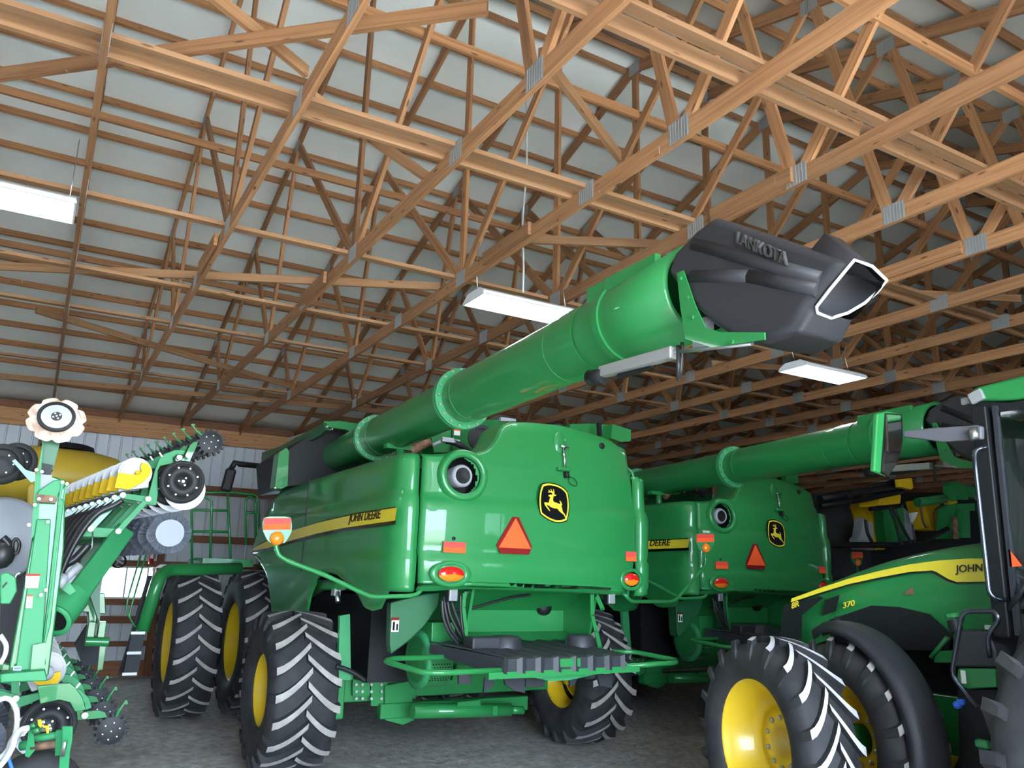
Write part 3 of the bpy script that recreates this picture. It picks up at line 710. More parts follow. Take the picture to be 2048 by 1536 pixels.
# outer sleeve with straps near the spout
MB().lathe([(-.10, .22), (-.10, .245), (.16, .245), (.16, .22)], ax_(4.32), (.047, 1, 0), 44, False, closed=True).build('sleeve', 'green', tube)
MB().lathe([(-.02, .25), (-.45, .26), (-1.0, .275), (-1.0, .24)], ax_(4.2), (.047, 1, 0), 44).build('end_section', 'green', tube)
MB().lathe([(-.03, .24), (-.03, .272), (.03, .272), (.03, .24)], ax_(3.9), (.047, 1, 0), 44, False, closed=True).build('end_band', 'green', tube)
MB().box(ax_(3.65)+V((-.16, 0, .22)), (.05, .5, .09)).box(ax_(3.95)+V((-.17, 0, .20)), (.05, .3, .12)).build('top_bracket', 'green', tube, bev=.01)
# spout
sxn, sxf = 2.80, 3.33
out = [(3.20, 3.66), (3.14, 3.75), (2.97, 3.82), (2.84, 3.85), (2.45, 3.59), (2.07, 3.335), (2.28, 3.175), (2.36, 3.09), (2.55, 3.08), (2.72, 3.14), (2.88, 3.27), (3.02, 3.42), (3.12, 3.55)]
def xw(y, s): 
    t = max(0, min(1, (3.05-y)/.95)); return (sxn+.04*t) if s < 0 else (sxf-.20*t)
mb = MB(); n_ = len(out); cY, cZ = 2.75, 3.47
ringA = [V((xw(y, -1), y, z)) for y, z in out]; ringB = [V((xw(y, 1), y, z-{2: .10, 3: .10, 4: .09, 5: .05}.get(i, 0))) for i, (y, z) in enumerate(out)]
def shrink(r_, k_, dx): return [V((p.x+dx, cY+(p.y-cY)*k_, cZ+(p.z-cZ)*k_)) for p in r_]
outer = [shrink(ringA, .90, -.0), shrink(ringA, .985, .035), ringA and [p+V((.10, 0, 0)) for p in ringA], [p+V((-.10, 0, 0)) for p in ringB], shrink(ringB, .985, -.035), shrink(ringB, .90, 0)]
k = 0
for r_ in outer: mb.v += r_
for q in range(5):
    for i in range(n_):
        j = (i+1) % n_
        if i == 5 and 1 <= q <= 3: continue           # mouth between points 5 and 6
        mb.face((q*n_+j, q*n_+i, q*n_+n_+i, q*n_+n_+j), None, False)
mb.face(list(range(n_))); mb.face([5*n_+i for i in range(n_)][::-1])
spt = mb.build('spout', 'spout', CB, bev=.025, seg=2, label='black plastic auger spout pointing down to the right'); spt['_o'] = list(OC)
# mouth: white rim and dark inside
P5, P6 = out[5], out[6]
def mp(x, t, d=0): y = P5[0]+(P6[0]-P5[0])*t; z = P5[1]+(P6[1]-P5[1])*t; return V((x, y+d*.60, z+d*.78))
x0, x1 = xw(2.07, -1)+.03, xw(2.07, 1)-.02
rim = [mp(x0, -.04), mp((x0+x1)/2, -.03), mp(x1+.02, .12), mp(x1+.02, .35), mp(x1+.0, .62), mp(x1-.05, .88), mp(x1-.11, 1.03), mp(x0+.12, 1.06), mp(x0+.02, 1.03), mp(x0-.01, .93), mp(x0-.01, .55)]
MB().tube(rim, .0075, 6, closed=True).build('mouth_rim', 'white', spt)
mb = MB(); inn = [p+V((0, .14, .18)) for p in rim]; n2 = len(rim); mb.v += rim+inn
for i in range(n2): j = (i+1) % n2; mb.face((i, j, n2+j, n2+i), None, True)
mb.face([n2+i for i in range(n2)]); mb.build('mouth_inside', 'spout', spt)
# raised ribs on the side of the spout and its lettering
def sd(y, z, dx=0): return V((xw(y, -1)-dx, y, z))
mb = MB(); 
for a, b in (((2.98, 3.74), (2.22, 3.30)), ((3.0, 3.56), (2.62, 3.44)), ((2.62, 3.44), (2.24, 3.26))):
    mb.tube([sd(*a, -.03), sd((a[0]+b[0])/2, (a[1]+b[1])/2, -.026), sd(*b, -.03)], .045, 8)
mb.build('moulded_ribs', 'spout', spt)
d_ = V((0, 2.37-2.64, 3.46-3.66)).normalized()
text_on(spt, 'moulded_lettering', 'LANKOTA', sd(2.665, 3.625, .008), d_, (0, 0, 1), .37, .068, 'spoutl', shear=.2, depth=.012)
# mounting strap, linkage and actuator below the spout
mb = MB(); mb.prism([V((2.79, y, z)) for y, z in ((3.08, 3.60), (3.03, 3.60), (2.95, 3.38), (2.88, 3.24), (2.78, 3.19), (2.50, 3.115), (2.50, 3.08), (2.84, 3.125), (3.03, 3.22), (3.06, 3.40))], (-.008, 0, 0))
mb.bolts([V((2.785, 3.05, 3.56)), V((2.785, 3.0, 3.44)), V((2.785, 2.97, 3.32)), V((2.785, 2.70, 3.12))], (-1, 0, 0), .012, .012)
mb.build('spout_strap', 'green', spt)
a = MB(); a.bar((2.86, 3.86, 3.23), (2.84, 3.18, 3.19), .06, .07); ac = a.build('spout_actuator', 'actu', CB, bev=.01)
MB().tube([(2.84, 3.2, 3.195), (2.83, 2.62, 3.10)], .012, 8).build('actuator_rod', 'metal', ac)
MB().tube([(2.86, 3.98, 3.22), (2.86, 3.84, 3.20)], .05, 12).box((2.87, 3.55, 3.17), (.03, .3, .03)).build('actuator_motor', 'black', ac)
MB().tube(smoothpath([(2.84, 3.15, 3.22), (2.82, 3.13, 3.1), (2.86, 3.18, 3.04), (2.9, 3.2, 3.1), (2.88, 3.16, 3.25)], 5), .011, 6).build('cable', 'hose', ac)
MB().box((2.9, 3.02, 3.26), (.06, .10, .16)).build('actuator_bracket', 'lgrey', ac)
# tube saddle between the auger and the hood
MB().tube([(3.35, 8.2, 3.1), (3.33, 8.2, 3.40)], .05, 10).box((3.33, 8.2, 3.38), (.35, .1, .05)).build('auger_saddle', 'green', CB)
# --- grain tank, covers and engine deck
mb = MB(); mb.prism([(3.75, 9.6, 3.05), (5.75, 9.6, 3.05), (5.85, 9.6, 3.75), (3.75, 9.6, 3.75)], (0, 2.7, 0)); mb.build('grain_tank', 'dgreen', CB, bev=.02)
pl = [X_(u, v, 3.0) for u, v in ((519, 984), (524, 905), (560, 893), (646, 846), (652, 860), (640, 870), (585, 900), (573, 905), (560, 925), (552, 975))]
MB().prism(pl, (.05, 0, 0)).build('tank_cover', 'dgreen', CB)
pl = [Y_(u, v, 10.35) for u, v in ((550, 974), (558, 905), (573, 895), (578, 903), (575, 972), (562, 978))]; MB().prism(pl, (0, .25, 0)).build('tank_corner_post', 'green', CB)
pl = [Y_(u, v, 10.2) for u, v in ((648, 842), (672, 843), (676, 841), (720, 848), (722, 872), (692, 859), (668, 856), (648, 852))]; MB().prism(pl, (0, .08, 0)).build('tank_cover_edge', 'green', CB)
pl = [Y_(u, v, 10.6) for u, v in ((570, 905), (650, 850), (722, 855), (722, 960), (575, 972))]; MB().prism(pl, (0, 1.6, 0)).build('tank_side', 'black', CB)
MB().tube([X_(575, 878, 3.02), X_(655, 853, 3.02)], .012, 6).tube([X_(600, 878, 3.05), X_(665, 858, 3.05)], .01, 6).build('cover_rails', 'metal', CB)
# engine deck seen between tube and hood
def dk(us, y, th, name, m_): return MB().prism([Y_(u, v, y) for u, v in us], (0, th, 0)).build(name, m_, CB)
dk(((862, 872), (902, 856), (902, 905), (868, 905)), 8.6, .3, 'engine_cover', 'green')
dk(((905, 845), (965, 840), (1010, 838), (1010, 905), (905, 905)), 9.2, .3, 'engine_bulkhead', 'green')
mb = MB(); p = Y_(914, 865, 8.5); mb.m(0).box(p, (.08, .01, .07)); mb.m(1).box(p+V((0, -.004, .028)), (.08, .01, .016)); mb.m(0).box(p+V((0, 0, -.11)), (.08, .01, .05)); mb.build('warning_decal', ['white', 'orange'], CB)
p = Y_(962, 876, 8.3); mb = MB(); mb.lathe([(-.02, .115), (-.02, .155), (.02, .155), (.02, .115)], p, (0.35, 1, 0), 28, False, closed=True); scr = mb.build('rotary_screen', 'black', CB)
MB().lathe([(0.01, .12), (.012, .0005)], p, (0.35, 1, 0), 28).build('screen_mesh', 'blk_mesh', scr)
MB().tube(smoothpath([Y_(u, v, 8.0) for u, v in ((893, 882), (905, 884), (925, 893), (940, 906))], 6), .035, 12).build('coolant_hose', 'hose', CB)
MB().tube(smoothpath([Y_(u, v, 8.2) for u, v in ((820, 905), (835, 893), (858, 882))], 6), .06, 12).build('air_pipe', 'rust', CB)
MB().tube([Y_(865, 890, 7.9), Y_(888, 880, 7.9), Y_(910, 884, 7.9)], .018, 8).box(Y_(895, 880, 7.85), (.14, .04, .05)).build('fuel_fittings', 'lgrey', CB)
dk(((1002, 834), (1032, 838), (1032, 843), (1002, 842)), 8.0, .05, 'work_lamp', 'lgrey')
dk(((1225, 848), (1262, 860), (1262, 882), (1243, 884), (1222, 876)), 8.2, .5, 'right_side_box', 'green')
dk(((1140, 848), (1185, 847), (1222, 850), (1222, 880), (1140, 862)), 8.4, .4, 'deck_rail_panel', 'green')
dk(((1197, 845), (1203, 845), (1205, 872), (1199, 872)), 8.1, .05, 'deck_post', 'black')
# --- below the hood: straw chopper and spreader
ch = MB(); prof = [(7.45, 1.95), (8.05, 1.62), (7.95, 1.45), (7.55, 1.38), (7.6, 1.1)]
xa_, xb_ = 3.84, 5.35
for (a, b), (c, d) in zip(prof, prof[1:]): ch.grid([[(xa_, a, b), (xb_, a, b)], [(xa_, c, d), (xb_, c, d)]], smooth=False)
ch.box((4.6, 8.2, 1.4), (1.5, .5, .9)); chop = ch.build('chopper_housing', 'green', CB)
for x_ in (xa_, xb_): MB().prism([(x_-.015, y, z) for y, z in ((7.3, 1.97), (8.5, 1.97), (8.5, 1.1), (7.7, 1.0), (7.5, 1.3))], (.03, 0, 0)).build('chopper_side_plate', 'green', CB)
p = Y_(1088, 1215, 7.9); MB().lathe([(0, .085), (-.02, .085), (-.02, .0005)], p, (.3, 1, 0), 20).build('side_opening', 'black', CB)
MB().tube(smoothpath([Y_(u, v, 7.55) for u, v in ((905, 1221), (945, 1216), (985, 1205), (1020, 1196), (1060, 1190))], 5), .014, 7).build('wiring_loom', 'hose', CB)
# left deflector shield and fan housing
sh = [(3.34, 8.0, 1.86), (3.36, 7.25, 1.86), (3.34, 7.22, 1.72), (3.22, 7.35, 1.40), (3.05, 7.7, 1.14), (2.98, 8.1, 1.0), (2.96, 8.1, 1.80)]
pl = [Y_(u, v, 7.55) for u, v in ((781, 1205), (848, 1188), (880, 1184), (876, 1212), (850, 1252), (815, 1285), (782, 1309), (779, 1290))]
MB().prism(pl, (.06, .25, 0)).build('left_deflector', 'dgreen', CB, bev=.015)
mb = MB(); p = Y_(790, 1252, 7.52); mb.m(0).box(p, (.075, .008, .11)); mb.m(1).box(p+V((0, -.002, .065)), (.075, .008, .025)); mb.m(2).box(p+V((-.015, -.004, 0)), (.02, .008, .08)); mb.m(2).box(p+V((.02, -.004, -.01)), (.018, .008, .06)); mb.build('warning_decal', ['white', 'dred', 'gblack'], CB)
fanh = MB().lathe([(-.14, .0005), (-.14, .26), (.14, .26), (.14, .0005)], (3.62, 7.8, 1.20), (1, 0, 0), 36).box((3.64, 7.8, 1.40), (.26, .5, .34)).build('fan_housing', 'green', CB, bev=.01)
MB().lathe([(-.15, .22), (-.15, .28), (-.11, .28)], (3.62, 7.8, 1.20), (1, 0, 0), 36).build('fan_ring', 'pgreen', CB)
mb = MB()
for i in range(7):
    for j in range(7):
        a = -.1-.11*j; mb.box((3.54+.03*i+.015*(j % 2), 7.8-.261*cos(a), 1.2+.261*sin(a)), (.012, .012, .014))
mb.build('perforation', 'black', CB)
mb = MB(); p = Y_(845, 1296, 7.9); mb.tube([p, p+V((0, -.04, 0))], .03, 10); mb.build('door_knob', 'zinc', CB)
# hoses down the left of the chopper
for i, pts in enumerate((((888, 1192), (892, 1225), (902, 1258), (925, 1290), (940, 1298)), ((894, 1190), (899, 1225), (914, 1258), (932, 1285), (946, 1296)), ((900, 1192), (910, 1225), (925, 1262), (935, 1290)), ((921, 1188), (923, 1240), (930, 1285)), ((884, 1200), (888, 1240), (905, 1275), (935, 1303)))):
    MB().tube(smoothpath([Y_(u, v, 7.25-.02*i) for u, v in pts], 6), .016, 8).build('hydraulic_hose', 'hose', CB)
for pts, w_ in ((((929, 1186), (927, 1215), (931, 1255), (936, 1300)), .035), (((1184, 1188), (1184, 1230), (1192, 1262), (1200, 1296)), .045), (((1193, 1192), (1205, 1218)), .05)):
    P_ = [Y_(u, v, 7.15) for u, v in pts]; mb = MB()
    for a, b in zip(P_, P_[1:]): mb.bar(a, b+(b-a)*.04, w_, .012, up=(0, 1, 0))
    mb.bolts([P_[0]+V((0, -.01, 0)), P_[-1]+V((0, -.01, 0)), P_[len(P_)//2]+V((0, -.01, 0))], (0, -1, 0), .014, .012); mb.build('spreader_hanger', 'green', CB)
for u, v in ((908, 1190), (1225, 1197)):
    p = Y_(u, v, 7.12); l_ = MB().box(p+V((0, .06, 0)), (.10, .08, .13)).build('rear_work_lamp', 'black', CB, bev=.01); MB().box(p+V((0, .012, 0)), (.085, .012, .11)).build('lamp_glass', 'clear', l_, bev=.01)
# spreader cover
sb = MB(); yb, yf = 7.55, 6.35
L_, R_ = Y_(1005, 1330, yf), Y_(1248, 1325, yf)
xl_, xr_ = L_.x, R_.x; zt_f = Y_(1010, 1318, yf).z; zb_f = Y_(1010, 1350, yf).z
zbk = Y_(960, 1285, 7.3).z
sb.prism([(xl_, yf, zb_f), (xl_, yf, zt_f-.01), (xl_, yf+.03, zt_f), (xl_-.22, 7.35, zt_f+.05), (xl_-.22, 7.35, zt_f-.02), (xl_, yf+.05, zb_f)], (.001, 0, 0))
topg = []
for i in range(29):
    t = i/28; rib = 1 if (i % 4 == 0) else 0; col = []
    for (y, dz, dx) in ((yf, zb_f-zt_f, 0), (yf, -.01, 0), (yf+.03, .0, 0), (yf+.5, .03, -.1), (7.35, .06, -.24)):
        col.append((xl_+(xr_-xl_)*t+dx*(1-.5*t), y-(.014*rib if y < yf+.02 else 0), zt_f+dz+.014*rib))
    topg.append(col)
sb.grid(topg, smooth=False, flip=True)
cover = sb.build('spreader_cover', 'plastic', CB, solid=.012)
for (u, v, r_) in ((1010, 1300, .155), (1160, 1298, .145)):
    p = Y_(u, v, 6.95); MB().lathe([(-.09, r_*1.1), (0, r_*1.05), (.075, r_*.95), (.095, r_*.85), (.10, .0005)], (p.x, p.y, zt_f+.055), (0, 0, 1), 32).build('motor_dome', 'plastic', cover)
p = Y_(975, 1290, 6.95); MB().box((p.x-.06, p.y, zt_f+.09), (.30, .2, .11)).build('duct', 'plastic', cover, bev=.02)
gx = (xl_+(xr_-xl_)*.52); MB().box((gx, yf-.004, (zt_f+zb_f)/2+.02), (.24, .03, .07)).build('hand_slot', 'green', cover)
# spreader rails
for side in (-1, 1):
    e = Y_(770, 1325, 6.9) if side < 0 else Y_(1354, 1324, 6.35)
    if side < 0: pts = [Y_(945, 1312, 7.2), Y_(790, 1317, 7.1), Y_(768, 1322, 6.95), Y_(845, 1345, 6.45), Y_(880, 1346, 6.38), Y_(1006, 1340, 6.37)]
    else: pts = [Y_(1225, 1303, 7.2), Y_(1270, 1304, 7.1), Y_(1352, 1320, 6.6), Y_(1352, 1325, 6.4), Y_(1250, 1333, 6.37)]
    MB().tube(rounded(pts, .07), .024, 10).build('guard_rail', 'green', CB)
mb = MB(); a = Y_(975, 1352, 6.36); b = Y_(1276, 1337, 6.36); mb.bar(a, b, .05, .055); mb.build('spreader_crossbar', 'green', CB)
mb = MB(); pl = [Y_(u, v, 6.5) for u, v in ((1052, 1352), (1205, 1346), (1140, 1360), (1100, 1362))]; mb.prism(pl, (0, .3, .0)); mb.build('spreader_pan', 'lgreen', CB)
for us in (((1006, 1352), (1050, 1352), (1050, 1386), (1030, 1382), (1012, 1370)), ((970, 1356), (990, 1354), (985, 1372), (968, 1386)), ((1052, 1358), (1090, 1356), (1088, 1374), (1052, 1374)), ((918, 1345), (942, 1343), (942, 1368), (918, 1368)), ((1140, 1356), (1158, 1352), (1150, 1368), (1140, 1374)), ((1195, 1350), (1226, 1348), (1224, 1376), (1200, 1370))):
    MB().prism([Y_(u, v, 6.75) for u, v in us], (0, .03, 0)).build('rubber_flap', 'plastic', CB)
sp_ = MB(); 
for cx_ in (3.95, 4.75):
    sp_.lathe([(0, .28), (.03, .28), (.03, .0005)], (cx_, 7.0, zb_f+.02), (0, 0, 1), 28)
sp_.box((XC, 7.25, zb_f+.06), (1.5, .25, .12)); sp_.build('spreader_frame', 'green', CB)
# --- rear axle
axl = MB(); ya = 9.2
axl.box((4.52, ya, .80), (2.7, .24, .26)); axl.box((3.6, ya-.02, .80), (.9, .28, .30)); axl.box((4.5, ya-.25, .56), (1.9, .16, .16))
axle = axl.build('rear_axle', 'green', CB, bev=.015)
mb = MB(); b = MB()
for us in (((742, 1350), (775, 1350), (775, 1412), (742, 1412)), ((706, 1360), (740, 1360), (740, 1392), (706, 1392))): mb.prism([Y_(u, v, 8.95) for u, v in us], (0, .04, 0))
for u in (712, 724, 742, 762, 812): 
    for v in (1369, 1383, 1397): b.bolts([Y_(u, v, 8.93)], (0, -1, 0), .017, .018)
mb.prism([Y_(u, v, 8.9) for u, v in ((770, 1372), (822, 1362), (828, 1440), (806, 1450), (770, 1440))], (0, .12, 0))
mb.build('axle_plate', 'green', axle); b.build('axle_bolts', 'zinc', axle)
cyl = MB().tube([Y_(825, 1423, 8.5), Y_(1020, 1420, 8.5)], .075, 16).tube([Y_(1020, 1420, 8.5), Y_(1046, 1421, 8.5)], .045, 12).build('steering_cylinder', 'green', CB)
MB().prism([Y_(u, v, 8.45) for u, v in ((915, 1405), (960, 1400), (962, 1412), (940, 1425), (915, 1420))], (0, .05, 0)).box(Y_(990, 1421, 8.42), (.06, .01, .10)).build('cylinder_bracket', 'green', cyl)
MB().tube(smoothpath([Y_(u, v, 8.5) for u, v in ((672, 1333), (690, 1338), (712, 1348), (730, 1362))], 5), .025, 8).build('axle_hose', 'hose', CB)
MB().box(Y_(673, 1395, 8.9), (.12, .2, .42)).build('hub_carrier', 'green', CB, bev=.02)
MB().prism([Y_(u, v, 8.6) for u, v in ((680, 1232), (700, 1228), (702, 1360), (676, 1360))], (0, .06, 0)).build('side_ladder_plate', 'lgreen', CB)
# --- left flank under the panel
mb = MB(); mb.box((XC, 10.3, 1.35), (2.3, 3.4, .9)); mb.build('chassis', 'black', CB)
MB().tube([X_(620, 1190, 3.0), X_(648, 1172, 3.0), X_(690, 1170, 3.0)], .05, 8).box(X_(668, 1168, 3.05), (.2, .7, .05)).build('flank_bracket', 'green', CB)
mb = MB(); mb.box(X_(672, 1180, 3.0), (.07, .12, .12)); mb.tube([X_(674, 1185, 3.0), X_(676, 1205, 3.0)], .03, 8); mb.build('filter_head', 'metal', CB)
# --- wheels
wheel(CB, (2.60, 9.2, .80), .815, .71, .37, 19, -1, dish=.10, hub=.16, lugm='lug', lw=.062, sweep=.33, lug=.055, label='rear left wheel with yellow rim')
wheel(CB, (6.42, 9.2, .80), .815, .71, .37, 19, 1, dish=-.06, hub=.16, lugm='lug', lw=.062, sweep=.33, lug=.055, label='rear right wheel partly behind the spreader')
for x, o_ in ((2.12, -1), (3.02, -1), (5.66, 1), (6.46, 1)):
    wheel(CB, (x, 13.0, 1.03), 1.035, .62, .56, 23, o_, dish=.02, hub=.2, lugm='lug', lw=.052, sweep=.20, label='tall front drive wheel')
MB().box((XC, 13.0, 1.0), (2.6, .3, .35)).build('front_axle', 'green', CB)
# --- front platform, ladder and railings (left), mirror
mb = MB(); mb.box((2.62, 13.75, 2.17), (.75, 1.3, .11)); pf = mb.build('platform', 'green', CB)
def rail(pts, r=.02, nm='railing', par=None, m_='green'): return MB().tube(rounded(pts, .10), r, 8).build(nm, m_, par or CB)
Yr = 13.6
for us in (((520, 1138), (517, 990), (462, 985), (383, 985), (384, 1130)), ((462, 1138), (455, 985)), ((385, 1020), (457, 1021)), ((386, 1063), (460, 1064)), ((388, 1118), (462, 1120)), ((420, 1138), (424, 1000), (405, 992), (385, 990)), ((492, 1090), (491, 1000), (500, 992), (510, 1000), (511, 1080)), ((490, 1025), (512, 1026))):
    P_ = [Y_(u, v, Yr) for u, v in us if True]; rail(P_)
ld = MB(); a, b = Y_(330, 1150, 12.0), Y_(258, 1355, 12.0)
ld.tube(rounded([Y_(480, 1137, 12.6), Y_(335, 1140, 12.2), Y_(318, 1155, 12.0), Y_(284, 1262, 12.0)], .12), .085, 14); ldo = ld.build('ladder_beam', 'green', CB)
mb = MB(); mb.prism([Y_(u, v, 11.95) for u, v in ((264, 1262), (290, 1262), (276, 1348), (246, 1352))], (0, .06, 0)); mb.build('mud_flap', 'cloth', CB)
for u, v in ((276, 1266), (268, 1306), (259, 1348)): MB().box(Y_(u, v, 11.9), (.17, .02, .035)).build('flap_clip', 'white', CB)
mb = MB(); mb.bar(Y_(300, 1150, 12.3), Y_(240, 1352, 12.3), .08, .05); mb.build('ladder_side', 'black', CB)
for us in (((292, 1110), (262, 1215), (258, 1235), (272, 1255)), ((281, 1110), (255, 1200), (252, 1222), (262, 1240))): rail([Y_(u, v, 12.1) for u, v in us], .013, 'ladder_handrail')
MB().box(Y_(301, 1147, 11.9), (.05, .03, .06)).build('amber_side_lamp', 'amber', CB)
MB().prism([Y_(u, v, 12.6) for u, v in ((310, 1136), (322, 1129), (333, 1129), (340, 1136))], (0, .1, 0)).build('rubber_boot', 'white', CB)
mi = MB(); c = Y_(457, 960, 13.0); mi.box(c, (.16, .10, .36), rot=Matrix.Rotation(.15, 3, 'Y')); mr = mi.build('mirror', 'black', CB, bev=.04, seg=3)
MB().tube([Y_(461, 940, 13.0), Y_(470, 925, 13.0), Y_(478, 928, 13.0), Y_(535, 934, 13.1)], .045, 10).build('mirror_arm', 'black', mr)
# cab behind the tank
mb = MB(); mb.box((4.42, 13.6, 3.0), (2.1, 1.6, 1.6)); mb.build('cab', 'gblack', CB, bev=.08)
mb = MB(); mb.box((4.42, 13.55, 3.85), (2.3, 1.9, .14)); mb.build('cab_roof', 'green', CB, bev=.06)
# ------------------------------------------------------------ second combine: same machine further right
C2 = dup_tree(CB); C2.location = (XC+4.99, 8.57, 0); C2['label'] = 'darker green combine harvester parked behind and right of the first, above the tractor wheel'
for ch in list(C2.children):
    nm = ch.name.split('.')[0]
    if nm in ('auger_tube', 'spout', 'spout_actuator'):
        pv = V((3.227-4.42, -.5, 0)); ch.matrix_local = Matrix.Translation(pv+V((.02, 0, 0))) @ Matrix.Rotation(-math.radians(4.5), 4, 'Z') @ Matrix.Translation(-pv)
    if nm in ('ladder_beam', 'mud_flap', 'flap_clip', 'ladder_side', 'ladder_handrail', 'amber_side_lamp', 'rubber_boot'):
        for g in list(ch.children): bpy.data.objects.remove(g)
        bpy.data.objects.remove(ch)
# ------------------------------------------------------------ row-crop tractor on the right
OT = (6.76, 4.83, 0)
TR = thing('tractor', 'tractor with dual front wheels and a yellow hood stripe at the right edge', 'tractor', OT)
XT = 6.76
ST = math.radians(13)
for px_, x, o_, lb in ((5.24, 5.24, -1, 'outer front wheel with brightly lit tread bars'), (5.24, 5.98, -1, 'inner front wheel under the fender'), (8.28, 7.54, 1, None), (8.28, 8.28, 1, None)):
    wh = wheel(TR, (x, 4.80, .80), .80, .46, .475, 20, o_, dish=-.10 if x < 6.76 else .1, hub=.215, nb=10, sgn=1, lugm='lugw' if x < 5.5 else 'lug', lw=.052, sweep=.38, lug=.05, label=lb)
    pv = V((px_-OT[0], 4.80-OT[1], .80)); wh.matrix_local = Matrix.Translation(pv+V((-.03, 0, 0))) @ Matrix.Rotation(-ST, 4, 'Z') @ Matrix.Translation(-pv)
for x, o_ in ((5.02, -1), (5.90, -1), (7.62, 1), (8.50, 1)):
    wheel(TR, (x, 1.88, 1.06), 1.06, .50, .60, 22, o_, dish=-.05, hub=.22, lugm='dusty', lw=.06, sweep=.30, lug=.06, label='tall rear wheel at the right edge' if x < 5.5 else None)
XH = 6.38                                            # near side plane of the hood
def H_(u, v, x=XH): return X_(u, v, x)
# hood body lofted from the nose back to the cab
hp = [(1567, 1199, 1262), (1572, 1190, 1300), (1600, 1176, 1330), (1640, 1160, 1345), (1700, 1136, 1310), (1760, 1116, 1290), (1820, 1101, 1280), (1880, 1090, 1275), (1930, 1082, 1275), (1990, 1077, 1280)]
rows = []
for (u, vt, vb) in hp:
    a = H_(u, vt); b = H_(u, vb); y = a.y; dz = a.z-b.z; hw = XT-XH
    n_ = max(0.0, min(1, (5.45-y)/.5)); hw2 = hw*(.82+.18*n_)
    sec = []
    for side in (-1, 1):
        s_ = [(hw2*.90, b.z), (hw2*1.0, b.z+dz*.3), (hw2*1.0, b.z+dz*.62), (hw2*.97, b.z+dz*.80), (hw2*.86, b.z+dz*.93), (hw2*.55, b.z+dz*1.0), (0, b.z+dz*1.015)]
        if side < 0: sec += [(XT-h, y, z) for h, z in s_]
        else: sec += [(XT+h, y, z) for h, z in s_[::-1][1:]]
    rows.append(sec)
mb = MB(); mb.grid(rows, flip=False); k = len(mb.v); mb.face([i for i in range(len(rows[0]))]); hd_ = mb.build('hood', 'green', TR, sub=1)
def hs(us, name, m_, dx=.012, th=.004, par=None): return MB().prism([V((XH-dx, H_(u, v).y, H_(u, v).z)) for u, v in us], (th, 0, 0)).build(name, m_, par or hd_)
hs(((1585, 1197), (1640, 1177), (1700, 1157), (1760, 1142), (1820, 1129), (1880, 1121), (1940, 1117), (1985, 1117), (1988, 1130), (1992, 1163), (1915, 1164), (1898, 1158), (1875, 1144), (1866, 1141), (1820, 1144), (1760, 1155), (1700, 1168), (1640, 1186), (1583, 1205)), 'hood_stripe', 'decal')
hs(((1583, 1205), (1640, 1186), (1700, 1168), (1760, 1155), (1820, 1144), (1866, 1141), (1875, 1144), (1898, 1158), (1915, 1164), (1992, 1163), (1992, 1166), (1914, 1168), (1896, 1162), (1872, 1148), (1862, 1145), (1820, 1148), (1760, 1159), (1700, 1172), (1640, 1190), (1584, 1210)), 'stripe_underline', 'gblack', dx=.0115)  # black underline along the lower edge of the yellow stripe
hs(((1572, 1208), (1584, 1209), (1640, 1192), (1648, 1196), (1606, 1230), (1604, 1310), (1563, 1262), (1567, 1225)), 'front_grille', 'black', dx=.014)
hs(((1653, 1200), (1681, 1190), (1673, 1222), (1646, 1232)), 'side_vent', 'black', dx=.014)
hs(((1590, 1165), (1560, 1205), (1560, 1250), (1572, 1240)), 'nose_lamp', 'clear', dx=.01) if False else None
hs(((1563, 1262), (1604, 1225), (1606, 1330), (1565, 1330)), 'lower_grille', 'black', dx=.013)
hs(((1660, 1240), (1745, 1211), (1800, 1214), (1860, 1228), (1905, 1268), (1900, 1300), (1665, 1300)), 'wheel_well', 'black', dx=.016, th=.01)
hs(((1806, 1190), (1826, 1173), (1831, 1189)), 'worn_triangle', 'rust', dx=.014)
for body, (u, v), (u2, v2), h, m_ in (('8R', (1586, 1218), (1602, 1212), .055, 'decal'), ('370', (1689, 1217), (1713, 1211), .05, 'decal'), ('JOHN DEERE', (1914, 1150), (2040, 1144), .075, 'gblack')):
    a = H_(u, v); b = H_(u2, v2)
    text_on(hd_, 'hood_lettering' if body[0] == 'J' else 'model_lettering', body, V((XH-.018, a.y, a.z)), (0, -1, (b.z-a.z)/abs(b.y-a.y)), (0, 0, 1), abs(b.y-a.y), h, m_, shear=.1, depth=.003, bold=.01)
# frame, axle
mb = MB(); mb.box((XT, 4.2, .95), (.55, 2.6, .45)); mb.box((XT, 4.75, .80), (1.7, .22, .22)); mb.build('chassis', 'green', TR, bev=.02)
MB().box((XT, 4.0, 1.35), (.5, 2.2, .5)).build('engine', 'black', TR)
# front fender over the inner dual
fc = V((5.91, 4.66, .82)); prof = []
rows = []
for i in range(22):
    a = math.radians(112-i*6.2)                      # measured from -y (towards the camera) upwards
    R_ = .885 if i > 1 else .87; wdt = .16*min(1, .35+.13*i); row = []
    for t, dr in ((-1, -.075), (-.94, -.01), (-.5, .015), (0, .02), (.5, .015), (.94, -.01), (1, -.05)):
        row.append(fc+Matrix.Rotation(-ST, 3, 'Z') @ V((t*wdt, -cos(a)*(R_+dr), sin(a)*(R_+dr))))
    rows.append(row)
MB().grid(rows).build('front_fender', 'plastic', TR, solid=.012)
MB().tube([(6.2, 4.83, 1.1), (6.1, 4.83, 1.5), (5.98, 4.75, 1.74)], .025, 8).build('fender_bracket', 'black', TR)
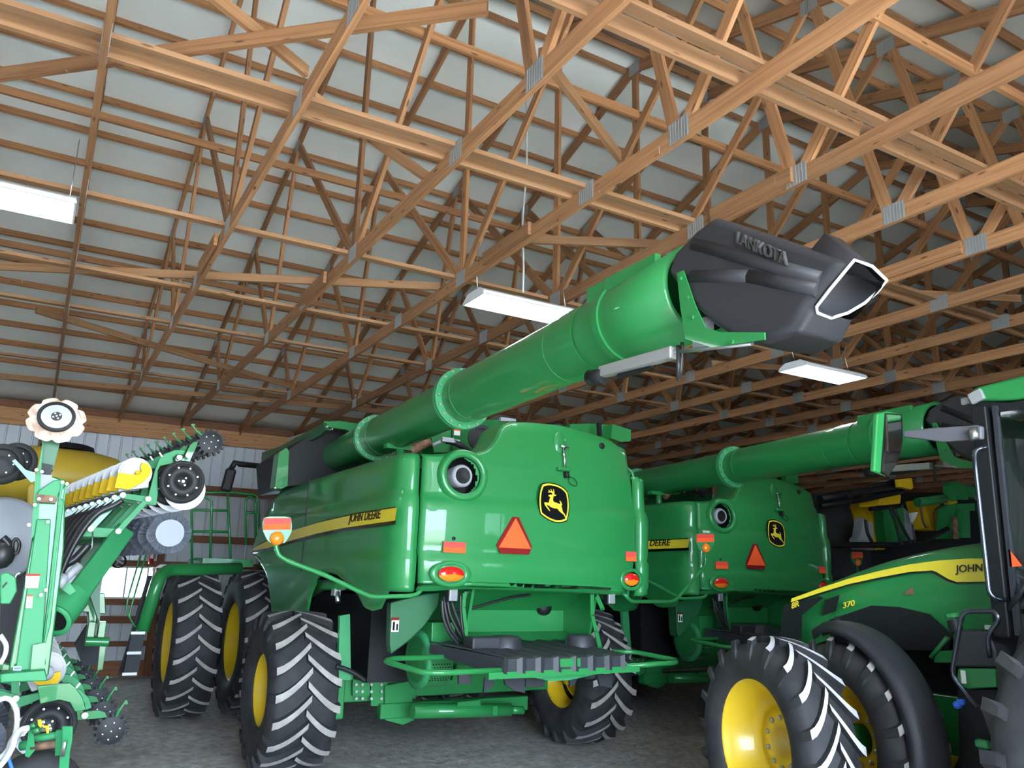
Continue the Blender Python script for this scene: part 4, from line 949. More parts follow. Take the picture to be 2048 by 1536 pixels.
# cab
XCAB = 6.0
def K(u, v, x=XCAB): return X_(u, v, x)
cabt = MB()
roof = [(1926, 790), (1942, 776), (2048, 738), (2200, 680)]
P_ = [K(*p) for p in roof]
zr = K(1942, 776).z; yf_ = K(1930, 785).y; zr0 = 3.36
rb = MB(); rb.prism([(XCAB, yf_, zr0+.03), (XCAB, yf_-.06, zr0+.13), (XCAB, yf_-.8, zr0+.17), (XCAB, .8, zr0+.17), (XCAB, .8, zr0-.02), (XCAB, yf_-.35, zr0-.02)], (1.52, 0, 0))
rfo = rb.build('cab_roof', 'green', TR, bev=.03)
MB().prism([(XCAB+.03, yf_-.02, zr0+.03), (XCAB+.03, yf_-.30, zr0-.03), (XCAB+.03, .85, zr0-.03), (XCAB+.03, .85, zr0-.10), (XCAB+.03, yf_-.25, zr0-.12), (XCAB+.03, yf_-.06, zr0-.03)], (1.46, 0, 0)).build('roof_lining', 'black', rfo)
l1 = K(1953, 793, 5.98); MB().box(l1, (.04, .11, .09), rot=Matrix.Rotation(-.3, 3, 'X')).build('work_lamp', 'clear', rfo, bev=.012)
l2 = K(1932, 800, 6.02); MB().box(l2+V((.05, .02, 0)), (.07, .07, .06)).build('corner_lamp', 'clear', rfo, bev=.012)
def post(u1, v1, u2, v2, w_=.07, x=XCAB+.02): 
    a = K(u1, v1, x); b = K(u2, v2, x); return MB().bar(a, b, .09, w_, up=(0, 1, 0))
post(1962, 815, 2010, 1275, .11).build('front_post', 'black', TR, bev=.012)
a = K(1975, 815, XCAB+.02); b = K(2020, 1270, XCAB+.02)
MB().bar(a+V((0, -.06, 0)), b+V((0, -.06, 0)), .05, .03, up=(0, 1, 0)).build('door_frame', 'plastic', TR)
yd = 1.75
MB().bar((XCAB+.02, yd, zr0-.02), (XCAB+.02, yd, 1.5), .09, .09, up=(0, 1, 0)).build('rear_post', 'black', TR)
g = MB(); g.prism([a+V((0, -.07, -.05)), b+V((0, -.07, 0)), (XCAB+.02, yd+.05, 1.55), (XCAB+.02, yd+.05, zr0-.12)], (.012, 0, 0)); g.build('door_glass', 'glass', TR)
g = MB(); fa, fb = V((XCAB+.05, a.y+.04, zr0-.08)), V((XCAB+.25, b.y+.12, 1.75)); g.prism([fa, fb, V((2*XT-fb.x, fb.y, fb.z)), V((2*XT-fa.x, fa.y, fa.z))], (0, -.012, 0)); g.build('windscreen', 'glass', TR)
MB().box((XT, 2.2, 1.45), (1.5, 2.1, .25)).build('cab_floor', 'black', TR)
MB().box((XT, 2.0, 1.85), (.55, .5, .12)).box((XT, 1.75, 2.2), (.5, .12, .7)).build('seat', 'cloth', TR, bev=.04)
MB().tube([V((XT, 2.95, 2.15))+V((cos(t)*.19, sin(t)*.08, sin(t)*.17)) for t in [2*pi*i/20 for i in range(20)]], .014, 6, closed=True).tube([(XT, 2.95, 2.15), (XT, 3.1, 1.7)], .03, 8).build('steering_wheel', 'black', TR)
MB().box((2*XT-XCAB-.02, 2.2, 2.4), (.07, .09, 1.8)).box((2*XT-XCAB-.02, 3.2, 2.4), (.07, .09, 1.8)).build('far_posts', 'black', TR)
MB().box((5.95, 2.5, 2.22), (.06, .11, .30)).build('door_latch', 'black', TR, bev=.03)
# grab rails
MB().tube(rounded([K(1975, 893, 5.95), K(1948, 900, 5.88), K(1950, 930, 5.86), K(1978, 1185, 5.84), K(1990, 1198, 5.86), K(2012, 1200, 5.95)], .07), .016, 10).build('grab_rail', 'chrome', TR)
MB().tube(rounded([K(1955, 1415, 5.75), K(1903, 1350, 5.72), K(1925, 1222, 5.7), K(1990, 1222, 5.7), K(1998, 1240, 5.7), K(1975, 1270, 5.72), K(1980, 1315, 5.75)], .06), .017, 10).build('step_rail', 'chrome', TR)
# mirror on its long arm
MB().prism([K(u, v, 5.9) for u, v in ((1806, 862), (1858, 856), (1952, 850), (1962, 852), (1962, 878), (1885, 884), (1850, 879), (1806, 874))], (.05, 0, 0)).build('mirror_arm', 'armgrey', TR, bev=.012)
MB().tube([K(1946, 855, 5.86), K(1950, 880, 5.86)], .03, 10).build('arm_pivot', 'metal', TR)
yz = Y_(1780, 880, 3.55)
def Q(u, v, d=0): return Y_(u, v, 3.55+d)
mh = MB().prism([Q(*p) for p in ((1755, 826), (1776, 822), (1800, 826), (1806, 832), (1805, 880), (1800, 912), (1778, 953), (1748, 942))], (0, .04, 0)).build('mirror_housing', 'green', TR, bev=.015)
MB().prism([Q(*p, -.02) for p in ((1775, 829), (1801, 831), (1803, 870), (1799, 902), (1777, 900))], (0, .015, 0)).build('mirror_glass', 'mirror', mh)
MB().prism([Q(*p, -.02) for p in ((1772, 905), (1799, 906), (1795, 925), (1778, 950), (1768, 940))], (0, .015, 0)).build('wide_angle_glass', 'mirror', mh)
MB().prism([Q(*p, -.012) for p in ((1772, 826), (1805, 828), (1806, 880), (1801, 912), (1778, 953), (1764, 945))], (0, .015, 0)).build('mirror_frame', 'gblack', mh)
# steps, tank, cans beside the cab
mb = MB(); mb.prism([K(u, v, 6.0) for u, v in ((1908, 1258), (1935, 1262), (1975, 1262), (1990, 1300), (1995, 1335), (1910, 1335), (1903, 1290))], (.4, 0, 0)); mb.build('battery_cover', 'plastic', TR, bev=.02)
MB().lathe([(0, .05), (.03, .05), (.03, .0005)], K(1905, 1236, 6.05), (.0, .25, 1), 18).build('filler_cap', 'green', TR)
MB().lathe([(0, .045), (-.09, .05)], K(1906, 1240, 6.05), (.0, .25, 1), 18).build('filler_neck', 'black', TR)
MB().prism([K(u, v, 5.98) for u, v in ((1915, 1337), (1990, 1337), (1993, 1375), (1935, 1378), (1912, 1370))], (.4, 0, 0)).build('side_box', 'green', TR, bev=.012)
MB().box(K(1927, 1354, 5.97), (.006, .035, .09)).build('white_plate', 'white', TR)
mb = MB(); mb.prism([K(u, v, 6.02) for u, v in ((1915, 1380), (2010, 1380), (2020, 1700), (1925, 1700))], (.35, 0, 0)); mb.build('step_well', 'black', TR)
MB().prism([K(u, v, 6.3) for u, v in ((1870, 1303), (1910, 1300), (1910, 1325), (1868, 1325))], (.1, 0, 0)).tube([K(1862, 1315, 6.3), K(1895, 1275, 6.3)], .02, 8).build('hydraulic_block', 'green', TR)
MB().ball(K(1915, 1410, 5.9), .035, 10, (1, 1, .8)).box(K(1922, 1404, 5.9), (.04, .05, .04)).build('blue_cap', 'blue', TR, bev=.008)
MB().box(K(1966, 1488, 5.95), (.06, .1, .06)).build('green_lever', 'lgreen', TR, bev=.02)
MB().tube([K(2005, 1235, 6.0), K(2035, 1195, 6.0), K(2060, 1150, 6.0)], .02, 8).build('door_strut', 'black', TR)
MB().box(K(1985, 1255, 6.02), (.04, .09, .03)).build('hinge', 'metal', TR)
MB().prism([K(u, v, 5.995) for u, v in ((2016, 1096), (2044, 1132), (2020, 1134))], (.004, 0, 0)).build('orange_triangle', 'orange', TR)
MB().tube(smoothpath([K(u, v, 6.1) for u, v in ((1985, 1040), (1975, 1075), (1990, 1100), (1986, 1140), (1995, 1160))], 5), .02, 7).tube(smoothpath([K(u, v, 6.15) for u, v in ((1975, 1060), (1985, 1110), (1975, 1150))], 5), .016, 7).build('exhaust_wiring', 'black', TR)
# ------------------------------------------------------------ folded planter on the left
OP = (.2, 8.5, 0)
PL = thing('planter', 'folded green planter with yellow tank and raised rows of planting units at left', 'planter', OP)
def dpt(u, v, D): return CAM + (RW @ V((u-CX, v-CY, FPX)))*(D/FPX)
def uw(x, y):
    """planting unit drawn in its own frame: u to the rear, w up, metres from the gauge wheel axle"""
    dx = (x-1030)/5.689/208; dy = -(y-717)/5.689/208; a = math.radians(72)
    return (dx*cos(a)+dy*sin(a), -dx*sin(a)+dy*cos(a))
def row_unit(G, th, name='row_unit', label=None, knob=False):
    U = V((cos(th), 0, sin(th))); Wv = V((-sin(th), 0, cos(th))); N = V((0, -1, 0))
    def T(x, y, d=0): u, w_ = uw(x, y); return G+U*u+Wv*w_+N*d
    def pr(lst, d0, th_): return MB().prism([T(x, y, d0) for x, y in lst], N*-th_)
    sh = pr([(700, 985), (805, 985), (808, 860), (775, 600), (795, 545), (925, 508), (912, 440), (955, 400), (1032, 400), (1028, 342), (930, 352), (830, 405), (772, 470), (742, 620), (715, 860)], .02, .05)
    un = sh.build(name, 'pgreen', PL, bev=.006)
    if label: un['label'] = label
    pr([(1005, 470), (1090, 485), (1135, 335), (1160, 235), (1110, 245), (1075, 290), (1035, 420)], .035, .03).build('closing_arm', 'green', un)
    pr([(440, 875), (800, 905), (805, 975), (430, 930)], .035, .06).build('head_bracket', 'pgreen', un)
    pr([(95, 1340), (170, 1255), (480, 1265), (485, 1350), (95, 1358)], .05, .12).build('mount_bracket', 'pgreen', un)
    for a, b in (((450, 905), (190, 1280)), ((705, 930), (455, 1290))):
        m_ = MB()
        for d in (.06, -.08): m_.bar(T(*a, d), T(*b, d), .045, .012, up=N)
        m_.build('parallel_arm', 'pgreen' if a[0] > 500 else 'green', un)
    pins = MB()
    for (x, y) in ((450, 905), (190, 1280), (705, 930), (455, 1290), (972, 447), (1060, 417)): pins.lathe([(-.02, .0005), (-.02, .024), (.03, .024), (.03, .0005)], T(x, y, .09), (0, 1, 0), 14, False)
    pins.build('pivot_pins', 'zinc', un)
    # closing wheel with spikes
    c = T(1300, 225, .03); R_ = .118; m_ = MB(); n_ = 16; out = []
    for i in range(n_):
        for da, r_ in ((-.10, R_*.93), (-.07, R_*1.16), (.07, R_*1.16), (.10, R_*.93)): a = 2*pi*i/n_+da; out.append(c+V((cos(a)*r_, 0, sin(a)*r_)))
    m_.prism(out[::-1], (0, .025, 0)); m_.lathe([(-.012, .0005), (-.014, .06), (-.004, R_*.9)], c, (0, 1, 0), 24); cw = m_.build('closing_wheel', 'black', un)
    b = MB(); b.bolts([c+V((cos(2*pi*i/6+.3)*.065, -.012, sin(2*pi*i/6+.3)*.065)) for i in range(6)]+[c+V((0, -.015, 0))], (0, -1, 0), .006, .006); b.build('closing_wheel_bolts', 'zinc', un)
    m_ = MB(); c2 = c+V((0, .09, 0)); out = [p+V((.01, .09, .01)) for p in out]; m_.prism(out[::-1], (0, .025, 0)); m_.build('closing_wheel', 'black', un)
    s0, s1 = T(1085, 60, .02), T(1130, 110, .02); m_ = MB().bar(s0, s1, .02, .012).bar(T(1065, 50, .02), T(1105, 45, .02), .02, .02); m_.bar(s1, c+V((0, .03, 0)), .02, .02); m_.build('scraper', 'green', un)
    # gauge wheel, disc, coulter
    g = T(1030, 717, .10); gw = MB()
    gw.m(1).lathe([(-.01, .0005), (-.012, .05), (.002, .06), (.012, .10), (.0, .155), (-.02, .168)], g+V((0, -.045, 0)), (0, 1, 0), 36)
    gw.m(0).lathe([(-.055, .150), (-.058, .172), (-.045, .196), (0, .203), (.045, .196), (.055, .17), (.05, .150)], g, (0, 1, 0), 40, closed=True)
    gwo = gw.build('gauge_wheel', ['rubber', 'black'], un)
    b = MB(); b.bolts([g+V((cos(2*pi*i/8+.4)*.135, -.052, sin(2*pi*i/8+.4)*.135)) for i in range(8)]+[g+V((cos(2*pi*i/3+1)*.038, -.06, sin(2*pi*i/3+1)*.038)) for i in range(3)], (0, -1, 0), .009, .006)
    b.bolts([g+V((0, -.06, 0))], (0, -1, 0), .014, .012); b.build('gauge_wheel_bolts', 'zinc', un)
    d = T(1085, 795, .0); MB().lathe([(-.004, .0005), (-.004, .186), (.004, .186), (.004, .0005)], d, (0, 1, 0), 40, False).build('opener_disc', 'disc', un)
    k = T(975, 1280, .06); m_ = MB(); n_ = 60; R0, R1 = .118, .19; rows = []
    for r_ in (R0, R0+.02, R1-.01, R1):
        amp = .0 if r_ == R0 else .02; rows.append([k+V((cos(a)*r_, amp*(1 if i % 2 else -1), sin(a)*r_)) for i, a in [(i, 2*pi*i/n_) for i in range(n_)]]+[])
    for r_ in rows: r_.append(r_[0])
    m_.m(0).grid(rows, smooth=False); m_.m(1).lathe([(.01, .0005), (-.006, .0005), (-.006, .125), (.006, .125)], k, (0, 1, 0), 32, False)
    co = m_.build('fluted_coulter', ['rdisc' if not label else 'disc', 'pgrey'], un)
    b = MB(); b.bolts([k+V((cos(2*pi*i/5+.3)*.06, -.006, sin(2*pi*i/5+.3)*.06)) for i in range(5)], (0, -1, 0), .009, .004); b.build('coulter_bolts', 'grey', un)
    # seed meter and hopper
    mc = T(545, 655, .03); MB().lathe([(-.045, .0005), (-.045, .125), (.035, .13), (.035, .0005)], mc, (0, 1, 0), 32, False).lathe([(-.03, .125), (-.03, .145), (.0, .145), (.0, .125)], mc, (0, 1, 0), 32, False).build('seed_meter', 'smoke', un)
    pr([(400, 700), (690, 600), (700, 800), (520, 840), (400, 870)], .05, .06).build('meter_housing', 'lgrey', un, bev=.006)
    pr([(372, 672), (357, 836), (500, 846), (562, 800), (640, 745), (697, 655), (692, 595), (655, 552), (592, 540), (583, 590), (600, 640), (540, 680)], .12, .03).build('yellow_guard', 'pyellow', un)
    MB().lathe([(0, .022), (-.012, .022), (-.012, .0005)], T(562, 655, .12), (0, 1, 0), 16).build('guard_boss', 'pyellow', un)
    if knob: MB().lathe([(0, .055), (-.04, .055), (-.045, .045), (-.045, .0005)], T(562, 655, .12), (0, 1, 0), 24).build('drive_motor', 'grey', un)
    MB().bar(T(765, 400, .03), T(800, 445, .03), .014, .014).build('lever', 'white', un)
    return un
Gu = dpt(361, 966, 7.7); dirU = (RW @ V((-257-CX, 1140-CY, FPX))); dirU = V((dirU.x, dirU.y, 0)).normalized()
u0 = row_unit(Gu, math.radians(72), label='nearest raised planting unit with shiny discs')
for k in range(1, 9):
    c = dup_tree(u0, PL); c.location = dirU*(.33*k); c['label'] = 'raised planting unit, %s behind the nearest one' % ORD[k]
Gl = dpt(97, 1445, 6.5)
l0 = row_unit(Gl, math.radians(0), knob=True, label='lowered planting unit nearest the camera')
for k in range(1, 6):
    c = dup_tree(l0, PL); c.location = V((0, .95*k, 0)); c['label'] = 'lowered planting unit, %s behind the nearest one' % ORD[k]
def pp(us, y, th, name, m_, par=None, bev=0, lab=None):
    return MB().prism([Y_(u, v, y) for u, v in us], (0, th, 0)).build(name, m_, par or PL, bev=bev, label=lab)
# wing tool bar under the raised units
a, b = Y_(243, 1068, Gu.y+.1), Y_(112, 1245, 7.2)
MB().bar(a, b, .17, .17, up=(0, 1, 0)).build('wing_toolbar', 'pgreen', PL, bev=.015)
a2, b2 = a+dirU*3.0, b+V((0, 2.5, 0))
MB().bar(a+V((-.08, .1, -.02)), a2, .12, .14).build('rear_toolbar', 'green', PL, bev=.012)
a, b = Y_(178, 1205, 7.15), Y_(108, 1238, 7.1)
MB().tube([Y_(145, 1195, 7.3), Y_(108, 1240, 7.1)], .125, 20, cap=False).lathe([(0, .095), (0, .128), (-.02, .128), (-.02, .095)], Y_(106, 1243, 7.05), Y_(106, 1243, 7.05)-Y_(145, 1195, 7.3), 24).build('hinge_tube', 'pgreen', PL)
MB().tube([Y_(143, 1198, 7.3), Y_(110, 1238, 7.12)], .098, 20).build('hinge_bore', 'black', PL)
pp(((108, 1160), (122, 1178), (140, 1190), (152, 1182), (128, 1150)), 7.0, .03, 'clamp_plate', 'pgreen')
MB().tube([Y_(125, 1163, 6.95), Y_(160, 1130, 6.98)], .03, 10).tube([Y_(118, 1161, 6.9), Y_(132, 1163, 6.9)], .055, 14).build('wing_lock', 'grey', PL)
# upright wing frame
post = pp(((84, 960), (106, 952), (132, 962), (128, 1100), (97, 1352), (14, 1356), (60, 1100), (70, 1040)), 6.8, .16, 'wing_post', 'green', bev=.012)
pp(((73, 1038), (102, 1038), (82, 1342), (30, 1342)), 6.74, .06, 'post_cover', 'pgreen', post, bev=.01)
pp(((70, 958), (78, 930), (86, 880), (76, 1060), (62, 1080)), 6.76, .1, 'post_flange', 'pgreen', post)
pp(((84, 880), (94, 876), (122, 878), (106, 940), (84, 940)), 6.9, .12, 'marker_arm', 'dgreen', post)
pp(((80, 925), (106, 930), (102, 950), (80, 945)), 6.82, .08, 'rubber_stop', 'black', post)
pp(((78, 948), (104, 950), (104, 965), (98, 985), (74, 990)), 6.78, .05, 'steel_pad', 'pgrey', post)
pp(((74, 992), (76, 982), (108, 960), (128, 958), (133, 968), (120, 985), (112, 1004), (75, 1003)), 6.72, .05, 'hinge_casting', 'pgreen', post, bev=.01)
pp(((74, 988), (112, 992), (111, 1006), (74, 1004)), 6.715, .05, 'bare_edge', 'rust', post)
for us in (((122, 965), (128, 962), (120, 1010), (116, 1010)), ((131, 968), (135, 966), (129, 1002), (126, 1001))): pp(us, 6.70, .02, 'link_bar', 'pgreen', post)
pp(((117, 995), (128, 1000), (101, 1250), (88, 1300), (92, 1330), (80, 1330), (95, 1200)), 6.72, .09, 'fold_link', 'pgreen', post, bev=.008)
mb = MB(); mb.bolts([Y_(u, v, 6.7) for u, v in ((73, 940), (84, 944), (96, 1044), (70, 1010), (58, 1050), (92, 1180), (82, 1190), (125, 965), (134, 968), (78, 998), (102, 999))], (0, -1, 0), .012, .012); mb.build('frame_bolts', 'zinc', post)
mb = MB(); q = [Y_(u, v, 6.71) for u, v in ((52, 1148), (80, 1148), (76, 1176), (50, 1176))]; mb.m(0).prism(q, (0, .02, 0)); q = [Y_(u, v, 6.705) for u, v in ((52, 1148), (80, 1148), (79.5, 1152), (52, 1152))]; mb.m(1).prism(q, (0, .02, 0)); q = [Y_(u, v, 6.705) for u, v in ((57, 1160), (72, 1156), (73, 1158), (60, 1163), (62, 1169), (58, 1169))]; mb.m(2).prism(q, (0, .02, 0)); mb.build('danger_decal', ['white', 'red', 'gblack'], post)
mb = MB(); q = [Y_(u, v, 6.71) for u, v in ((54, 1190), (66, 1190), (64, 1216), (51, 1216))]; mb.m(0).prism(q, (0, .02, 0)); q = [Y_(u, v, 6.705) for u, v in ((54, 1190), (66, 1190), (66, 1193), (54, 1193))]; mb.m(1).prism(q, (0, .02, 0)); q = [Y_(u, v, 6.705) for u, v in ((55, 1204), (63, 1204), (62, 1213), (54, 1213))]; mb.m(2).prism(q, (0, .02, 0)); mb.build('caution_decal', ['white', 'orange', 'pgrey'], post)
mb = MB(); q = [Y_(u, v, 6.71) for u, v in ((27, 1333), (43, 1333), (42, 1341), (26, 1341))]; mb.m(0).prism(q, (0, .02, 0)); q = [Y_(u, v, 6.705) for u, v in ((28, 1335), (42, 1335), (41, 1339), (27, 1339))]; mb.m(1).prism(q, (0, .02, 0)); mb.build('blue_decal', ['white', 'blue'], post)
pp(((0, 1348), (90, 1340), (95, 1362), (0, 1366)), 6.6, .25, 'lower_crossbeam', 'pgreen', bev=.01)
pp(((66, 1290), (92, 1285), (88, 1350), (60, 1352)), 6.68, .12, 'lower_bracket', 'green')
pp(((0, 1148), (15, 1144), (32, 1155), (34, 1182), (20, 1208), (0, 1208)), 6.6, .04, 'side_plate', 'pgreen', bev=.01)
pp(((4, 1173), (13, 1163), (15, 1166), (6, 1177)), 6.59, .02, 'slot', 'black')
# row marker disc on top of the arm
c = Y_(113, 841, 6.75); mb = MB(); pts = []
for i in range(96):
    a = 2*pi*i/96; r_ = .196-.024*max(0, cos(8*a+.4))**2.5; pts.append(c+V((cos(a)*r_*1.0, -.02*sin(a), sin(a)*r_*.83)))
mb.prism(pts[::-1], (0, .006, .004)); md_ = mb.build('marker_disc', 'rdisc', post, label='scalloped steel marker disc')
m2 = MB(); cc = c+V((-.004, -.04, .02))
for r0, r1, d0, d1, mi_ in ((.125, .125, .04, -.03, 0), (.125, .105, -.03, -.035, 0), (.105, .1, -.035, -.02, 0), (.1, .035, -.02, -.02, 1), (.035, .0005, -.045, -.045, 0), (.035, .035, -.02, -.045, 0)):
    m2.m(mi_); A = []; B = []
    for i in range(37): a = 2*pi*i/36; A.append(cc+V((cos(a)*r0, d0, sin(a)*r0*.86))); B.append(cc+V((cos(a)*r1, d1, sin(a)*r1*.86)))
    m2.grid([A, B])
m2.build('depth_band', ['black', 'smoke'], md_); b = MB()
b.bolts([cc+V((cos(2*pi*i/4+.5)*.024, -.045, sin(2*pi*i/4+.5)*.02)) for i in range(4)]+[cc+V((0, -.045, 0))]+[cc+V((cos(2*pi*i/6+.5)*.072, -.02, sin(2*pi*i/6+.5)*.06)) for i in range(6)], (0, -1, 0), .006, .008); b.build('disc_bolts', 'zinc', md_)
# press wheels on the far left with their arm
for k, (u, v, y) in enumerate(((33, 923, 8.2), (4, 928, 7.7))):
    g = Y_(u, v, y); mb = MB(); mb.m(1).lathe([(-.03, .0005), (-.035, .05), (-.01, .11), (-.03, .128)], g, (0, 1, 0), 28); mb.m(0).lathe([(-.05, .12), (-.05, .14), (-.02, .163), (.05, .163), (.06, .13)], g, (0, 1, 0), 32)
    gw = mb.build('press_wheel', ['rubber', 'black'], PL); MB().bolts([g+V((cos(2*pi*i/6)*.08, -.03, sin(2*pi*i/6)*.08)) for i in range(6)], (0, -1, 0), .007, .008).build('wheel_bolts', 'zinc', gw)
pp(((24, 922), (30, 918), (52, 940), (70, 945), (72, 962), (62, 965), (50, 952)), 7.5, .03, 'press_arm', 'green')
# central yellow tank, its lid and frame behind
tk = MB(); sec = []
cx_, cy_, cz_ = Y_(140, 965, 13.2)
for t, rx, rz in ((-1, .35, .25), (-.96, .55, .36), (-.85, .68, .41), (-.4, .78, .44), (.2, .78, .44), (.6, .7, .41), (.85, .48, .33), (1, .2, .2)):
    sec.append([(cx_+.88*t+0*rx, cy_+cos(a)*rx, cz_+.04+sin(a)*rz*(1.0)-.10*t*(t > 0)) for a in [2*pi*i/32 for i in range(33)]])
tk.grid(sec); tk.face(list(range(0, 33))[::-1]); k = 7*33; tk.face(list(range(k, k+33)))
to = tk.build('seed_tank', 'tank', PL, label='big yellow tank with a dark lid')
MB().lathe([(0, .36), (.07, .34), (.09, .28), (.09, .0005)], (cx_-.1, cy_-.05, cz_+.44), (0.02, 0, 1), 32).build('tank_lid', 'black', to)
pp(((54, 972), (63, 965), (72, 970), (70, 1018), (53, 1015)), 11.8, .4, 'small_tank', 'tank', bev=.04)
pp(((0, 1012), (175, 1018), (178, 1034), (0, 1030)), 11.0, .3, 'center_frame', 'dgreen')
pp(((0, 1031), (170, 1036), (170, 1075), (0, 1070)), 11.2, .3, 'center_frame_web', 'green')
mb = MB(); mb.lathe([(-.12, .0005), (-.12, .30), (-.08, .335), (.12, .335), (.12, .0005)], Y_(3, 1078, 7.9), (.1, 1, 0), 36); mb.build('vacuum_fan', 'pgrey', PL)
MB().tube(smoothpath([Y_(u, v, 7.6) for u, v in ((0, 1125), (10, 1100), (18, 1090), (5, 1075))], 5), .03, 8).tube(smoothpath([Y_(u, v, 7.6) for u, v in ((25, 1110), (26, 1085), (33, 1078), (39, 1088), (35, 1105), (28, 1106))], 5), .014, 6).ball(Y_(4, 1110, 7.6), .09, 12, (1, .6, 1.2)).build('fan_hoses', 'hose', PL)
pp(((0, 1110), (90, 1090), (95, 1345), (0, 1345)), 8.4, .3, 'inner_frame', 'black')
MB().tube(rounded([Y_(44, 1146, 6.9), Y_(32, 1148, 6.9), Y_(28, 1180, 6.9)], .05), .01, 6).build('wire_loop', 'metal', PL)
MB().tube(smoothpath([Y_(u, v, 6.5) for u, v in ((0, 1270), (12, 1290), (10, 1310), (0, 1328))], 5), .016, 7).build('grey_hose', 'cord', PL)
# seed hoses sweeping down from the raised units
for k in range(7):
    s0 = T0 = dirU*(.33*k); P_ = [Y_(u, v, 8.0) for u, v in ((246, 1000), (226, 1012), (203, 1022), (182, 1040), (160, 1070), (138, 1110), (122, 1150), (112, 1185))]
    P_ = [p+s0*(1-.5*i/7) for i, p in enumerate(P_)]; MB().tube(smoothpath(P_, 4), .024, 8).build('seed_hose', 'hose', PL)
MB().tube(smoothpath([Y_(u, v, 8.1) for u, v in ((178, 1088), (150, 1118), (130, 1130), (118, 1150))], 5), .035, 8).build('vacuum_hose', 'hose', PL)
pp(((172, 1035), (184, 1040), (196, 1065), (178, 1068), (172, 1058)), 8.6, .15, 'hopper_bin', 'green', bev=.02)
MB().tube([Y_(186, 1052, 8.2), Y_(184, 1095, 8.2), Y_(180, 1100, 8.2)], .006, 5).build('rod', 'metal', PL)
pp(((200, 1250), (160, 1130), (185, 1060), (240, 1060), (250, 1090), (200, 1130)), 9.3, .2, 'second_frame', 'dgreen')
# centre frame seen through the units
pp(((150, 1180), (210, 1186), (212, 1228), (195, 1228), (192, 1250), (178, 1250), (176, 1225), (140, 1222)), 9.8, .3, 'lift_assist_frame', 'green', bev=.01)
pp(((186, 1205), (204, 1205), (204, 1215), (186, 1215)), 9.78, .05, 'frame_pocket', 'green')
MB().tube([Y_(170, 1283, 9.6), Y_(218, 1284, 9.6)], .045, 12).box(Y_(181, 1265, 9.7), (.07, .15, .22)).box(Y_(202, 1265, 9.7), (.07, .15, .22)).build('lift_pivot', 'green', PL, bev=.008)
pp(((195, 1240), (212, 1290), (205, 1340), (195, 1340), (200, 1290)), 9.7, .06, 'lift_leg', 'green')
pp(((150, 1290), (175, 1250), (205, 1290), (205, 1330), (165, 1330)), 10.4, .2, 'lift_wheel_guard', 'cloth')
pp(((74, 1372), (140, 1366), (150, 1374), (165, 1395), (172, 1420), (150, 1424), (140, 1405), (118, 1400), (80, 1408)), 7.18, .04, 'unit_shank', 'green', bev=.006)
# ground drive wheel and coupler bracket in the lower left corner
g = dpt(66, 1602, 5.2); mb = MB(); mb.m(0).lathe([(-.10, .19), (-.11, .24), (-.08, .29), (0, .305), (.08, .29), (.11, .24), (.10, .19)], g, (.1, 1, .1), 40, closed=True); mb.m(1).lathe([(-.09, .19), (-.03, .16), (-.03, .0005)], g, (.1, 1, .1), 36); mb.build('marker_wheel', ['rubber', 'yellow'], PL, label='small tyre with yellow rim at the lower left corner')
def d5(us, D, th, name, m_, **k): return MB().prism([dpt(u, v, D) for u, v in us], (0, th, 0)).build(name, m_, PL, **k)
d5(((58, 1458), (66, 1455), (70, 1500), (58, 1515), (50, 1512)), 4.9, .03, 'coupler_bracket', 'pgreen')
d5(((112, 1462), (124, 1460), (122, 1510), (110, 1512)), 4.9, .03, 'coupler_bracket', 'pgreen')
d5(((124, 1453), (146, 1453), (145, 1480), (140, 1505), (136, 1560), (116, 1560), (120, 1505), (124, 1480)), 4.8, .03, 'drawbar_bracket', 'pgreen', bev=.006)
MB().tube([dpt(131, 1482, 4.75), dpt(125, 1512, 4.75)], .012, 10).build('hitch_pin', 'metal', PL)
MB().tube([dpt(60, 1478, 4.95), dpt(116, 1470, 4.95)], .022, 10).tube([dpt(42, 1492, 5.0), dpt(64, 1488, 5.0)], .028, 10).build('cross_tube', 'pgreen', PL)
MB().tube([dpt(64, 1494, 4.92), dpt(114, 1488, 4.92)], .022, 10).build('bare_pin', 'rust', PL)
mb = MB().tube([dpt(56, 1456, 4.9), dpt(72, 1449, 4.9)], .016, 10).tube([dpt(66, 1462, 4.85), dpt(80, 1460, 4.85)], .016, 10); mb.build('spring_sleeves', 'green', PL)
mb = MB().tube([dpt(72, 1449, 4.9), dpt(92, 1443, 4.9)], .013, 10).tube([dpt(80, 1460, 4.85), dpt(106, 1456, 4.85)], .013, 10); mb.build('couplers', 'metal', PL)
d5(((75, 1440), (82, 1439), (85, 1450), (82, 1456), (77, 1452)), 4.83, .02, 'coupler_tag', 'yellow'); d5(((86, 1452), (98, 1451), (98, 1466), (93, 1467), (92, 1456), (86, 1456)), 4.8, .02, 'coupler_tag', 'yellow')
for k in range(3):
    MB().tube(smoothpath([dpt(u-4*k, v+5*k, 4.7+.03*k) for u, v in ((56, 1456), (40, 1461), (30, 1475), (26, 1492), (10, 1520), (-8, 1540))], 5), .017, 8).build('grey_hose', 'cord', PL)
MB().tube([dpt(0, 1457, 4.8)+V((cos(a)*.085, 0, sin(a)*.17)) for a in [2*pi*i/24 for i in range(24)]], .016, 7, closed=True).build('coiled_hose', 'cord', PL)
MB().tube(smoothpath([dpt(u, v, 5.0) for u, v in ((15, 1508), (20, 1525), (26, 1545))], 4), .012, 6).build('blue_hose', 'blue', PL)
